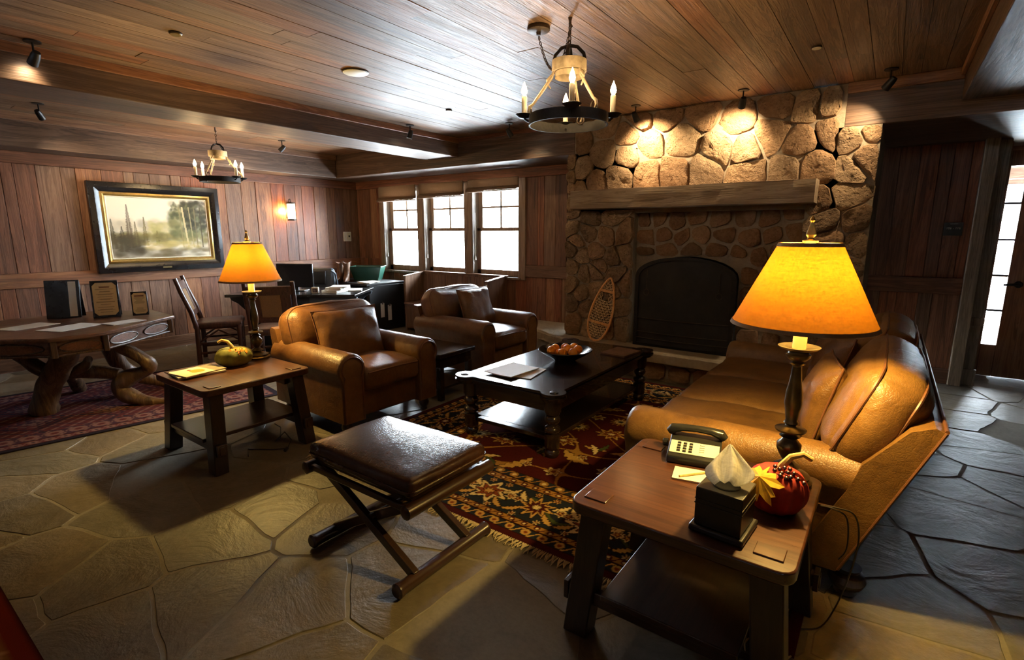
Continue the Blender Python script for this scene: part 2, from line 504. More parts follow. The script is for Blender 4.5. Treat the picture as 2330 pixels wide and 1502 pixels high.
def colgrid(name, w, h, nx, ny, fn, mat, thick=0.0, parent=None):
    """flat printed sheet in xy, centred; colours from fn(X,Y)->(ny+1,nx+1,3) linear"""
    xs = np.linspace(-w / 2, w / 2, nx + 1); ys = np.linspace(-h / 2, h / 2, ny + 1)
    X, Y = np.meshgrid(xs, ys)
    C = np.ones(((ny + 1), (nx + 1), 4), dtype=np.float32)
    C[..., :3] = np.clip(fn(X, Y), 0, 1)
    co = np.stack([X, Y, np.full_like(X, thick)], -1).reshape(-1, 3)
    i, j = np.meshgrid(np.arange(nx), np.arange(ny))
    a = (j * (nx + 1) + i).ravel()
    F = np.stack([a, a + 1, a + nx + 2, a + nx + 1], -1)
    nv = len(co)
    if thick:
        co = np.vstack([co, [[-w / 2, -h / 2, 0], [w / 2, -h / 2, 0], [w / 2, h / 2, 0], [-w / 2, h / 2, 0]]])
    me = bpy.data.meshes.new(name)
    faces = F.tolist()
    if thick:
        c00, c10, c11, c01 = 0, nx, nv - 1, nv - 1 - nx
        b = [nv, nv + 1, nv + 2, nv + 3]
        faces += [[b[0], b[1], c10, c00], [b[1], b[2], c11, c10], [b[2], b[3], c01, c11], [b[3], b[0], c00, c01], [b[3], b[2], b[1], b[0]]]
    me.from_pydata(co.tolist(), [], faces)
    at = me.color_attributes.new('col', 'FLOAT_COLOR', 'POINT')
    full = np.ones((len(co), 4), dtype=np.float32)
    full[:nv] = C.reshape(-1, 4)
    if thick: full[nv:] = full[0]
    at.data.foreach_set('color', full.ravel())
    me.materials.append(MATS[mat])
    return link(name, me, parent)
def clip(poly, nx, ny, c):
    out = []
    for i in range(len(poly)):
        a, b = poly[i], poly[(i + 1) % len(poly)]
        da = nx * a[0] + ny * a[1] - c; db = nx * b[0] + ny * b[1] - c
        if da <= 0: out.append(a)
        if (da < 0) != (db < 0) and da != db:
            t = da / (da - db); out.append((a[0] + t * (b[0] - a[0]), a[1] + t * (b[1] - a[1])))
    return out
def voronoi(sites, rect, gap, keep=None):
    x0, x1, y0, y1 = rect; res = []
    for i, p in enumerate(sites):
        poly = [(x0, y0), (x1, y0), (x1, y1), (x0, y1)]
        for q in sorted(sites, key=lambda q: (q[0] - p[0]) ** 2 + (q[1] - p[1]) ** 2)[1:26]:
            dx, dy = q[0] - p[0], q[1] - p[1]; L = math.hypot(dx, dy)
            if L < 1e-6: continue
            poly = clip(poly, dx / L, dy / L, ((p[0] + q[0]) / 2 * dx + (p[1] + q[1]) / 2 * dy) / L - gap / 2)
            if len(poly) < 3: break
        if len(poly) >= 3: res.append((p, poly))
    return res
def roughen(poly, step, jit, cut=0.18, sd=0):
    pts = []
    n = len(poly)
    for i in range(n):
        a, b = V((*poly[i], 0)), V((*poly[(i + 1) % n], 0))
        L = (b - a).length
        if L < 1e-4: continue
        cc = min(cut, 0.05 / L if L > 0.1 else cut)
        k = max(1, int(L / step))
        for j in range(k + 1):
            t = cc + (1 - 2 * cc) * j / k
            p = a.lerp(b, t)
            q = V((p.x * 6 + sd, p.y * 6, sd))
            pts.append((p.x + NZ.noise(q) * jit, p.y + NZ.noise(q + V((5, 5, 0))) * jit))
    return pts

def box_loop(dx, dy, dz, r, crown, side, x0, m, n=10, puff=0.0015):
    """outline of an rbox at local x = x0, following its crown and side bulge"""
    hx, hy, hz = dx / 2, dy / 2, dz / 2
    e = max(0.0, abs(x0) - (hx - r)); sh = r - math.sqrt(max(0, r * r - e * e)); u = x0 / hx
    Y, Z, q = hy - sh, hz - sh, r - sh
    pts = []
    for sy, sz in ((1, 1), (-1, 1), (-1, -1), (1, -1)):
        a0 = math.atan2(sz, sy) - math.pi / 4
        for k in range(n + 1):
            a = a0 + k * math.pi / 2 / n
            pts.append([sy * (Y - q) + q * math.cos(a), sz * (Z - q) + q * math.sin(a)])
    out = []
    for i, p in enumerate(pts):
        nx_ = pts[(i + 1) % len(pts)]
        for k in range(3 if abs(p[0] - nx_[0]) + abs(p[1] - nx_[1]) > 0.06 else 1):
            t = k / 3; y, z = p[0] + (nx_[0] - p[0]) * t, p[1] + (nx_[1] - p[1]) * t
            v_, w = y / hy, z / hz
            out.append(m @ V((x0 + u * side * (1 - v_ * v_) * (1 - w * w), y + v_ * (side * (1 - u * u) * (1 - w * w) + puff), z + w * (crown * (1 - u * u) * (1 - v_ * v_) + puff))))
    return out
# ================================================================ the room shell
ZC, ZS, ZB = 2.68, 2.345, 2.45          # ceiling, soffit underside, beam underside
XL, YW, YR = -7.6, 5.87, 6.62
# ---- floor
fl = struct(Mb().box(-7.75, 2.75, -1.95, 7.5, -0.12, -0.0025).build('floor', 'mortar'))
sites = []
gy = 0.0
rf = random.Random(5)
tries = 0
while tries < 9000:
    tries += 1
    p = (rf.uniform(-7.9, 2.9), rf.uniform(-0.6, 7.6)); md = rf.choice([0.26, 0.38, 0.50, 0.62])
    if all((p[0] - q[0]) ** 2 * 0.6 + (p[1] - q[1]) ** 2 * 1.5 > md * md for q in sites): sites.append(p)
    if len(sites) > 420: break
nst = 0
def in_view(p):
    x, y = p
    f = -x * math.sin(R(36)) + y * math.cos(R(36)); r_ = x * math.cos(R(36)) + y * math.sin(R(36))
    return f > 0.75 and abs(r_) < f * 1.15 + 0.6
for p, poly in voronoi(sites, (-7.62, 2.7, -0.6, 7.4), 0.016):
    if not in_view(p): continue
    q = roughen(poly, 0.07, 0.020, 0.02, 2.0)
    if len(q) < 3: continue
    h = rf.uniform(-0.002, 0.0015)
    loc = [(a - p[0], b - p[1]) for a, b in q]
    m = Mb().loft([[(a, b, -0.012) for a, b in loc], [(a, b, h - 0.003) for a, b in loc], [(a * 0.985, b * 0.985, h) for a, b in loc]], False, True)
    m.build('flagstone', 'flagstone', fl, loc=(p[0], p[1], 0))
    nst += 1
    if nst >= 300: break
# ---- ceiling
ce = struct(Mb().box(-7.75, 2.75, -1.95, 7.5, ZC + 0.016, ZC + 0.12).build('ceiling', 'beamy'))
rc = random.Random(3)
def ceil_planks(x0, x1, y0, y1):
    x = x0
    while x < x1 - 0.02:
        w = min(rc.choice([0.115, 0.14, 0.14, 0.165]), x1 - x)
        if x1 - (x + w) < 0.05: w = x1 - x
        y = y0 - rc.uniform(0, 2.2)
        while y < y1:
            L = rc.uniform(1.6, 3.4)
            a, b = max(y, y0), min(y + L, y1)
            if b - a > 0.05:
                dz = rc.uniform(-0.0015, 0.0015); g = 0.0014
                Mb().box(-w / 2 + g, w / 2 - g, -(b - a) / 2 + g, (b - a) / 2 - g, 0, 0.018).build('ceiling_plank', 'ceilwood', ce, loc=(x + w / 2, (a + b) / 2, ZC + dz))
            y += L
        x += w
ceil_planks(-4.63, 0.30, 0.2, 5.2)
ceil_planks(-7.2, -5.14, 0.4, 5.2)
# ---- soffits and beams
def trim(n, mat, *a):
    m = Mb()
    for b in a: m.box(*b)
    return struct(m.build('trim_%d' % n, mat, None, bev=0.006))
t1 = trim(1, 'beamx', (-7.6, -2.93, 5.2, 5.95, ZS, ZC + 0.01))
t2 = trim(2, 'beamy', (-7.7, -7.2, -1.9, 5.19, ZS, ZC + 0.01))
t3 = trim(3, 'beamx', (-0.42, 2.7, 5.2, 7.4, ZS, ZC + 0.01))
t4 = trim(4, 'beamy', (-5.14, -4.63, -1.9, 5.19, ZB, ZC + 0.01))
t5 = trim(5, 'beamy', (0.30, 0.82, -1.9, 5.19, ZB, ZC + 0.01))
def strip(parent, mat, *b): return Mb().box(*b).build('cornice_strip', mat, parent, bev=0.004)
strip(t4, 'wallwoody', -4.63, -4.605, -1.9, 5.19, 2.615, ZC)
strip(t2, 'wallwoody', -7.2, -7.17, -1.9, 5.19, 2.60, ZC)
strip(t1, 'wallwoodx', -4.6, -2.93, 5.175, 5.2, 2.63, ZC)
strip(t3, 'wallwoodx', -0.42, 0.3, 5.175, 5.2, 2.60, ZC)
strip(t5, 'wallwoody', 0.275, 0.30, -1.9, 5.17, 2.62, ZC)
# ---- walls of boards
def boards_y(parent, x, y0, y1, z0, z1, rr, wmin=0.10, wmax=0.24):
    y = y0
    while y < y1 - 0.01:
        w = min(rr.uniform(wmin, wmax), y1 - y)
        if y1 - (y + w) < 0.06: w = y1 - y
        d = rr.uniform(-0.004, 0.004)
        Mb().box(-0.02, d, -w / 2 + 0.0015, w / 2 - 0.0015, 0, z1 - z0).build('wall_board', 'wallwood', parent, loc=(x, y + w / 2, z0), bev=0.003, seg=1)
        y += w
def boards_x(parent, y, x0, x1, z0, z1, rr, wmin=0.10, wmax=0.22, mat='wallwood'):
    x = x0
    while x < x1 - 0.01:
        w = min(rr.uniform(wmin, wmax), x1 - x)
        if x1 - (x + w) < 0.06: w = x1 - x
        d = rr.uniform(-0.004, 0.004)
        Mb().box(-w / 2 + 0.0015, w / 2 - 0.0015, d, 0.02, 0, z1 - z0).build('wall_board', mat, parent, loc=(x + w / 2, y, z0), bev=0.003, seg=1)
        x += w
rw = random.Random(21)
wl = struct(Mb().box(-7.75, -7.62, -1.95, 5.95, 0, ZC).build('wall_left', 'plaster'))
boards_y(wl, XL, 0.55, YW, 1.06, 2.22, rw)
boards_y(wl, XL, 0.55, YW, 0.15, 0.90, rw)
def rail(parent, mat, b, name='rail'): return Mb().box(*b).build(name, mat, parent, bev=0.005)
rail(wl, 'wallwoody', (-7.62, -7.58, -1.9, YW, 0.90, 1.06))
rail(wl, 'wallwoody', (-7.62, -7.575, -1.9, YW, 2.22, ZS))
struct(Mb().box(-7.62, -7.575, -1.9, YW, 0.0, 0.15).build('baseboard_left', 'wallwoody', None, bev=0.008))
WIN = [(-6.91, -6.09), (-5.97, -5.11), (-4.98, -4.13)]
Z0, Z1 = 0.88, 2.22
m = Mb()
edges = [-7.75] + [e for w in WIN for e in w] + [-3.02]
for i in range(0, len(edges), 2): m.box(edges[i], edges[i + 1], 5.89, 6.05, Z0, Z1)
m.box(-7.75, -3.02, 5.89, 6.05, 0, Z0); m.box(-7.75, -3.02, 5.89, 6.05, Z1, ZC)
wb = struct(m.build('wall_back', 'plaster'))
boards_x(wb, YW, XL, -7.0, 1.06, 2.22, rw); boards_x(wb, YW, -4.03, -3.02, 1.06, 2.22, rw)
boards_x(wb, YW, XL, -7.0, 0.15, 1.06, rw); boards_x(wb, YW, -7.0, -4.03, 0.15, Z0 - 0.03, rw); boards_x(wb, YW, -4.03, -3.02, 0.15, 0.90, rw)
rail(wb, 'wallwoodx', (-4.03, -3.02, 5.85, 5.89, 0.90, 1.06)); rail(wb, 'wallwoodx', (-7.6, -3.02, 5.845, 5.89, 2.22, ZS))
for a, b in ((-7.0, -6.91), (-6.09, -5.97), (-5.11, -4.98), (-4.13, -4.03)):
    Mb().box(a, b, 5.845, 5.89, 0.85, 2.22).build('casing', 'windowwood', wb, bev=0.004)
struct(Mb().box(-7.575, -3.03, 5.84, 5.87, 0, 0.15).build('baseboard_back', 'wallwoodx', None, bev=0.008))
# ---- windows
for k, (a, b) in enumerate(WIN):
    w = sempty('window_%d' % (k + 1), ((a + b) / 2, 5.99, Z0))
    hw = (b - a) / 2; H = Z1 - Z0
    m = Mb()
    m.box(-hw, -hw + 0.018, -0.14, 0.04, 0, H); m.box(hw - 0.018, hw, -0.14, 0.04, 0, H); m.box(-hw, hw, -0.14, 0.04, H - 0.02, H)
    m.build('jamb', 'greywood', w, bev=0.002)
    Mb().box(-hw - 0.03, hw + 0.03, -0.165, 0.03, -0.03, 0.0).build('sill', 'greywood', w, bev=0.004)
    mid = 0.66
    for nm, z0, z1, yo in (('upper_sash', mid - 0.02, H - 0.02, 0.02), ('lower_sash', 0.0, mid + 0.025, -0.02)):
        m = Mb(); e = 0.072; x = hw - 0.018
        m.box(-x, -x + e, yo - 0.018, yo + 0.018, z0, z1); m.box(x - e, x, yo - 0.018, yo + 0.018, z0, z1)
        m.box(-x, x, yo - 0.018, yo + 0.018, z0, z0 + (0.085 if nm[0] == 'l' else 0.05)); m.box(-x, x, yo - 0.018, yo + 0.018, z1 - 0.045, z1)
        s_ = m.build(nm, 'windowwood', w, bev=0.003)
        Mb().box(-x + e, x - e, yo - 0.002, yo + 0.002, z0 + 0.04, z1 - 0.04).build('pane', 'glass', s_)
        if nm[0] == 'u':
            zm = z0 + 0.04 + (z1 - z0 - 0.085) * 0.5
            Mb().box(-0.013, 0.013, yo - 0.01, yo + 0.01, z0 + 0.04, z1 - 0.04).build('muntin', 'windowwood', s_)
            Mb().box(-x + e, x - e, yo - 0.01, yo + 0.01, zm - 0.013, zm + 0.013).build('muntin', 'windowwood', s_)
    m = Mb().tube([(-hw + 0.035, -0.10, 0.9), (-hw + 0.035, -0.10, 0.28)], 0.003, 6)
    m.tube([(-hw + 0.035, -0.10, 0.28), (-hw + 0.035, -0.10, 0.22)], [0.006, 0.012], 8).build('pull_cord', 'paper', w)
lab = ['tan woven roman blind drawn up over the leftmost of three windows', 'tan woven roman blind drawn up over the middle of three windows', 'tan woven roman blind raised highest, over the window nearest the fireplace']
for k, (a, b) in enumerate(WIN):
    zb = [2.0, 2.02, 2.065][k]
    t = thing('roman_blind', lab[k], 'blind', ((a + b) / 2, 5.80, zb), 0, 'roman blinds over the three windows')
    hw = (b - a) / 2 + 0.02
    n = 4
    for i in range(n):
        z0 = 0.02 + i * 0.012
        m = Mb().loft([[(-hw, -0.014 * (n - i), z0 - 0.012), (hw, -0.014 * (n - i), z0 - 0.012), (hw, 0.012, z0 + 0.008), (-hw, 0.012, z0 + 0.008)], [(-hw, -0.014 * (n - i) - 0.004, z0), (hw, -0.014 * (n - i) - 0.004, z0), (hw, 0.012, z0 + 0.02), (-hw, 0.012, z0 + 0.02)]])
        m.build('fold', 'blindcloth', t)
    Mb().box(-hw, hw, -0.012, 0.015, 0.04, 2.235 - zb).build('panel', 'blindcloth', t, bev=0.01)
    Mb().box(-hw, hw, -0.058, 0.0, -0.008, 0.008).build('bottom_rail', 'windowwood', t, bev=0.003)
# ---- the wall right of the fireplace, the entry beyond it
wr = struct(Mb().box(-0.4, 0.62, 6.64, 6.8, 0, ZS + 0.02).build('wall_rear', 'plaster'))
boards_x(wr, YR, -0.2, 0.60, 1.06, 2.33, rw); boards_x(wr, YR, -0.2, 0.60, 0.15, 0.90, rw)
rail(wr, 'wallwoodx', (-0.2, 0.60, 6.60, 6.64, 0.90, 1.06))
Mb().box(-0.2, 0.60, 6.60, 6.64, 0, 0.15).build('skirting', 'wallwoodx', wr, bev=0.006)
t6 = struct(Mb().box(0.60, 0.70, 6.56, 6.80, 0, ZS).build('trim_6', 'greywood', None, bev=0.006))
Mb().box(0.70, 0.80, 6.70, 7.3, 0, ZS).build('casing', 'greywood', t6, bev=0.006)
Mb().box(0.80, 0.83, 6.90, 7.3, 0, ZS).build('door_stop', 'doorwood', t6, bev=0.004)
Mb().box(0.69, 0.815, 6.685, 6.72, 0.0, 0.16).build('plinth', 'greywood', t6, bev=0.004)
Mb().box(0.695, 0.81, 6.685, 6.72, 0.60, 0.68).build('plinth', 'greywood', t6, bev=0.004)
m = Mb(); m.box(0.62, 0.78, 7.3, 7.44, 0, ZC); m.box(1.80, 2.75, 7.3, 7.44, 0, ZC); m.box(0.78, 1.80, 7.3, 7.44, 2.28, ZC)
we = struct(m.build('wall_entry', 'plaster'))
boards_x(we, 7.28, 1.86, 2.7, 0.0, 2.33, rw)
d1 = sempty('door_1', (0.80, 7.24, 0))
m = Mb(); m.box(-0.05, 0.08, 0, 0.05, 0.004, 2.30); m.box(0.20, 1.06, 0, 0.05, 0.004, 2.30); m.box(0.08, 0.20, 0, 0.05, 0.004, 0.34); m.box(0.08, 0.20, 0, 0.05, 2.15, 2.30)
m.build('door_leaf', 'doorwood', d1, bev=0.004)
for i in range(5):
    z0 = 0.34 + i * 1.81 / 5
    Mb().box(0.08, 0.20, 0.022, 0.026, z0 + 0.01, z0 + 1.81 / 5 - 0.01).build('pane', 'glass', d1)
    if i: Mb().box(0.08, 0.20, 0.012, 0.038, z0 - 0.01, z0 + 0.01).build('muntin', 'iron', d1)
m = Mb(); m.box(0.34, 0.42, -0.008, 0, 0.10, 2.18); m.box(0.86, 0.92, -0.008, 0, 0.10, 2.18); m.box(0.42, 0.86, -0.008, 0, 0.10, 0.22); m.box(0.42, 0.86, -0.008, 0, 2.06, 2.18)
m.build('panel_moulding', 'doorwood', d1, bev=0.003)
m = Mb().lathe([(0.0, 0), (0.034, 0), (0.034, 0.012), (0.026, 0.02), (0, 0.02)], 16, tr(0.285, 0.0, 0.98) @ rotx(R(90)))
m.tube([(0.285, -0.015, 0.98), (0.285, -0.06, 0.98), (0.255, -0.065, 0.982), (0.165, -0.065, 0.975)], [0.011, 0.012, 0.013, 0.011], 8)
m.build('lever_handle', 'iron', d1, smooth=True)
# ---- made-up porch outside the entry door, added to cut its daylight
struct(Mb().box(-1.5, 4.5, 7.46, 11.5, -0.12, -0.02).build('added_porch_floor', 'flagstone'))
pr = struct(Mb().box(-1.5, 4.5, 7.46, 10.2, 2.45, 2.60).build('added_shade_roof', 'beamx'))  # invented roof, blocks sky light through the door glass
Mb().box(-1.5, 4.5, 10.0, 10.2, 2.15, 2.45).build('added_header_beam', 'beamx', pr)
Mb().box(1.55, 1.75, 10.0, 10.2, -0.02, 2.15).build('added_post', 'greywood', pr)
for i in range(4): Mb().box(-1.5, 4.5, 10.06, 10.12, 0.18 + i * 0.22, 0.25 + i * 0.22).build('rail', 'greywood', pr)  # railing belongs to the added porch
hs_ = []
for i in range(15):
    for j in range(9): hs_.append((-7 + i * 1.2, 13.0 + j * 0.9, -0.1 + 5.5 * (j / 8) ** 0.8 + 0.3 * NZ.noise(V((i, j, 0)))))
struct(Mb().add(hs_, [[i * 9 + j, (i + 1) * 9 + j, (i + 1) * 9 + j + 1, i * 9 + j + 1] for i in range(14) for j in range(8)]).build('added_backdrop_hill', 'outside', None, smooth=True))  # invented pale hill, added to block low sky light at the door
# ---- sides of the room behind the camera
struct(Mb().box(2.7, 2.85, -1.95, 7.5, 0, ZC).build('wall_right', 'beamy'))
struct(Mb().box(-7.75, 2.85, -2.05, -1.93, 0, ZC).build('wall_front', 'beamx'))

# ================================================================ fireplace
FP = thing('fireplace', 'rough fieldstone fireplace with timber mantel, arched firebox and raised hearth', 'fireplace', (-1.6, 5.2, 0))
def fb(m, name, mat, **k): return m.build(name, mat, FP, loc=(1.6, -5.2, 0), **k)
ZH = 0.32
m = Mb()
m.box(-2.925, -0.418, 5.2, 6.3, 1.70, ZC); m.box(-3.0, -2.2, 5.2, 5.86, ZH, ZS + 0.0); m.box(-0.64, -0.16, 5.2, 6.6, ZH, ZS)
arch = [(-2.2, ZH), (-2.12, ZH), (-2.12, 1.06)] + [(-1.635 - 0.485 * math.cos(R(a)), 1.06 + 0.2 * math.sin(R(a))) for a in range(15, 180, 15)] + [(-1.15, 1.06), (-1.15, ZH), (-0.64, ZH), (-0.64, 1.72), (-2.2, 1.72)]
m.loft([[(x, 5.30, z) for x, z in arch], [(x, 5.42, z) for x, z in arch]])
fb(m, 'masonry', 'stonemortar')
m = Mb(); m.box(-2.2, -1.08, 5.84, 5.86, ZH, 1.35); m.box(-2.2, -2.14, 5.42, 5.84, ZH, 1.35); m.box(-1.13, -1.08, 5.42, 5.84, ZH, 1.35); m.box(-2.2, -1.08, 5.42, 5.86, 1.30, 1.35)
fb(m, 'firebox', 'soot')
rs = random.Random(17)
def stone(poly, p, yf, depth, mat, sd):
    q = roughen(poly, 0.07, 0.014, 0.2, sd)
    if len(q) < 5: return
    c = (sum(a for a, b in q) / len(q), sum(b for a, b in q) / len(q))
    rings = []
    tx, tz = rs.uniform(-0.25, 0.25), rs.uniform(-0.2, 0.3)
    for s_, d in ((1.0, -0.02), (0.995, depth * 0.55), (0.955, depth * 0.92), (0.62, depth * 1.0), (0.25, depth * 1.02)):
        ring = []
        for a, b in q:
            x, z = (a - c[0]) * s_, (b - c[1]) * s_
            k = NZ.noise(V((a * 9 + sd, b * 9, s_ * 3))) * depth * 0.55 if s_ < 0.98 else 0
            ring.append((x, -(d + k + (tx * x + tz * z) * (0.5 if d > 0 else 0)), z))
        rings.append(ring)
    Mb().loft(rings, False, True).build('stone', mat, FP, smooth=True, loc=(c[0] + 1.6, yf - 5.2, c[1]), ang=55)
def stones(sites, rect, yf, d0, d1, mat, gap, drop=None):
    for i, (p, poly) in enumerate(voronoi(sites, rect, gap)):
        if drop and drop(p): continue
        stone(poly, p, yf, rs.uniform(d0, d1), mat, i * 2.7 + rect[0] * 10)
up = [(-2.58, 2.60), (-2.29, 2.47), (-2.57, 2.32), (-2.31, 2.28), (-2.67, 2.02), (-2.38, 2.07), (-2.09, 2.37), (-1.75, 2.37), (-1.80, 2.08), (-1.54, 2.61), (-1.27, 2.50), (-1.38, 2.26), (-1.17, 2.24), (-0.95, 2.35), (-0.74, 2.26), (-0.79, 2.04), (-0.63, 2.04), (-1.14, 2.02), (-0.90, 2.58), (-0.70, 2.55), (-1.50, 2.08), (-0.51, 2.54), (-0.49, 2.34), (-2.85, 2.46), (-2.82, 2.18), (-2.17, 2.62), (-1.93, 2.62), (-2.08, 2.07), (-2.85, 1.95)]
stones(up, (-2.90, -0.45, 1.90, ZC - 0.005), 5.2, 0.014, 0.05, 'fieldstone', 0.012)
rp = [(-0.40, 2.20), (-0.24, 2.20), (-0.52, 1.98), (-0.28, 2.0), (-0.34, 1.80), (-0.54, 1.75), (-0.48, 1.60), (-0.26, 1.60), (-0.44, 1.42), (-0.22, 1.40), (-0.52, 1.22), (-0.30, 1.20), (-0.50, 1.0), (-0.26, 0.98), (-0.42, 0.8), (-0.22, 0.75), (-0.52, 0.6), (-0.30, 0.55), (-0.42, 0.4)]
stones([p for p in rp if p[1] < 1.95] , (-0.64, -0.16, ZH, 1.9), 5.2, 0.014, 0.045, 'fieldstone', 0.012)
stones([(-0.36, 2.24), (-0.24, 2.1), (-0.36, 2.0), (-0.22, 2.3)], (-0.45, -0.16, 1.9, ZS - 0.004), 5.2, 0.014, 0.045, 'fieldstone', 0.012)
lp = [(-2.93, 1.55), (-2.95, 1.72), (-2.74, 1.49), (-2.92, 1.31), (-2.80, 1.24), (-2.62, 1.28), (-2.41, 1.22), (-2.91, 1.10), (-2.77, 1.05), (-2.63, 1.07), (-2.38, 1.05), (-2.69, 1.67), (-2.45, 1.66), (-2.30, 1.47), (-2.50, 1.46), (-2.92, 0.92), (-2.80, 0.82), (-2.60, 0.86), (-2.40, 0.86), (-2.92, 0.70), (-2.72, 0.64), (-2.52, 0.66), (-2.33, 0.70), (-2.88, 0.48), (-2.68, 0.44), (-2.46, 0.46), (-2.29, 0.48), (-2.27, 1.28), (-2.25, 0.95), (-2.86, 1.40), (-2.58, 1.14)]
stones(lp, (-3.0, -2.2, ZH, 1.74), 5.2, 0.02, 0.06, 'fieldstone', 0.014)
stones([(-2.95, 2.25), (-2.93, 2.1), (-2.95, 1.97), (-2.93, 1.83)], (-3.0, -2.9, 1.74, ZS - 0.004), 5.2, 0.03, 0.06, 'fieldstone', 0.015)
ctr = [(-2.12, 1.64), (-1.97, 1.66), (-1.78, 1.60), (-1.58, 1.66), (-1.36, 1.62), (-1.13, 1.65), (-0.92, 1.63), (-0.74, 1.66), (-2.10, 1.45), (-1.90, 1.47), (-1.72, 1.45), (-1.54, 1.47), (-1.32, 1.48), (-1.08, 1.44), (-0.88, 1.48), (-0.72, 1.52), (-2.12, 1.28), (-1.86, 1.33), (-1.62, 1.34), (-1.37, 1.33), (-1.16, 1.28), (-1.0, 1.27), (-0.82, 1.33), (-0.70, 1.25), (-1.06, 1.10), (-0.86, 1.12), (-0.70, 1.05), (-1.04, 0.90), (-0.84, 0.92), (-0.70, 0.85), (-1.05, 0.70), (-0.86, 0.70), (-0.70, 0.64), (-1.03, 0.48), (-0.82, 0.48), (-0.70, 0.42)]
def clip_arch(poly): return clip(poly, -1, 0, 1.13)
for i, (p, poly) in enumerate(voronoi(ctr, (-2.2, -0.64, ZH, 1.72), 0.028)):
    if p[1] < 1.2: poly = clip_arch(poly)
    elif p[0] < -1.15: poly = clip(poly, 0, -1, -1.265)
    if len(poly) > 2: stone(poly, p, 5.30, rs.uniform(0.015, 0.035), 'darkstone', i * 3.1)
# mantel : rough-hewn timber
nx = 56
prof = [(4.93, 1.745), (4.93, 1.80), (4.93, 1.87), (4.935, 1.93), (5.0, 1.935), (5.22, 1.935), (5.22, 1.745), (5.05, 1.74)]
rings = []
for i in range(nx + 1):
    x = -2.82 + (2.27) * i / nx
    rg = []
    for j, (y, z) in enumerate(prof):
        k = math.floor(i / 3.3 + j * 0.7)
        hw_ = NZ.noise(V((k * 3.7, j * 2.1, 0))) * 0.006 if j < 5 else 0
        rg.append((x, y + hw_, z + NZ.noise(V((x * 2, j, 5))) * 0.008 - 0.012 * (0.5 - i / nx) * 0))
    rings.append(rg)
fb(Mb().loft(rings), 'mantel', 'mantelwood')
# hearth
hp = [(-0.2, 5.3), (-0.2, 4.90), (-0.8, 4.885), (-1.5, 4.90), (-2.2, 4.91), (-2.7, 4.95), (-3.1, 5.06), (-3.5, 5.28), (-3.75, 5.55), (-3.82, 5.84), (-3.0, 5.84), (-2.9, 5.4)]
hq = []
for i in range(len(hp) - 2):
    a, b = hp[i], hp[i + 1]
    for k in range(6):
        t_ = k / 6; x, y = a[0] + (b[0] - a[0]) * t_, a[1] + (b[1] - a[1]) * t_
        hq.append((x, y + (NZ.noise(V((x * 5, y * 5, 1))) * 0.018 if 0 < i < 9 else 0)))
hq += hp[-2:]
cx, cy = -1.9, 5.35
m = Mb().loft([[(x, y, z) for x, y in hq] for z in (0.215, 0.23, ZH - 0.02)] + [[(x + (cx - x) * 0.008, y + 0.012, ZH) for x, y in hq]])
fb(m, 'hearth_slab', 'hearthstone')
rp2 = [(x, y + 0.11 if y < 5.7 else y) for x, y in hp]
fb(Mb().prism(rp2, 0.0, 0.22), 'hearth_base', 'stonemortar')
hx = [-3.3, -3.05, -2.75, -2.5, -2.2, -1.95, -1.7, -1.45, -1.2, -0.95, -0.7, -0.45, -0.25]
for i in range(3, len(hx) - 1):
    a, b = hx[i] + 0.012, hx[i + 1] - 0.012
    z1 = 0.205 - rs.uniform(0, 0.03)
    stone([(a, 0.015), (b, 0.015), (b, z1), (a, z1 - rs.uniform(0, .02))], ((a + b) / 2, 0.1), 5.02, 0.03, 'darkstone', i * 5.1)

# fire screen
t = thing('fireplace_screen', 'black iron arched fireplace screen with two ring pulls', 'fire screen', (-1.635, 5.17, ZH))
A = [(-0.50, 0.0), (-0.50, 0.74)] + [(-0.50 * math.cos(R(a)), 0.74 + 0.2 * math.sin(R(a))) for a in range(12, 180, 12)] + [(0.50, 0.74), (0.50, 0.0)]
inn = [(x * 0.92, 0.035 + z * 0.93) for x, z in A]
def bow(x): return -0.05 * (1 - (x / 0.5) ** 2)
m = Mb(); n = len(A); rr_ = [[(x, bow(x) + dy, z) for x, z in L] for L, dy in ((A, 0.0), (A, -0.03), (inn, -0.03), (inn, 0.0))]
rr_.append(rr_[0]); m.loft(rr_, False, False); m.build('frame', 'iron', t)
xs = [-0.46 + 0.92 * i / 16 for i in range(17)]
def ztop(x): return 0.035 + 0.93 * (0.74 + 0.2 * math.sqrt(max(0, 1 - (x / 0.5) ** 2)))
m = Mb().loft([[(x, bow(x) - 0.012, 0.03) for x in xs], [(x, bow(x) - 0.012, ztop(x)) for x in xs]], False, False, False); m.build('mesh_panel', 'screenmesh', t)
for z in (0.09, 0.155, 0.30):
    Mb().tube([(x, bow(x) - 0.03, z) for x in xs], 0.004, 6).build('guard_rail', 'rustiron', t)
for x in (-0.36, 0.36):
    m = Mb().tube([(x, bow(x) - 0.04, 0.60 + 0.0), (x, bow(x) - 0.04, 0.80)], 0.004, 6)
    m.tube([(x + 0.028 * math.sin(a * math.pi / 8), bow(x) - 0.045, 0.575 + 0.032 * math.cos(a * math.pi / 8)) for a in range(16)], 0.004, 6, True); m.build('ring_pull', 'rustiron', t)

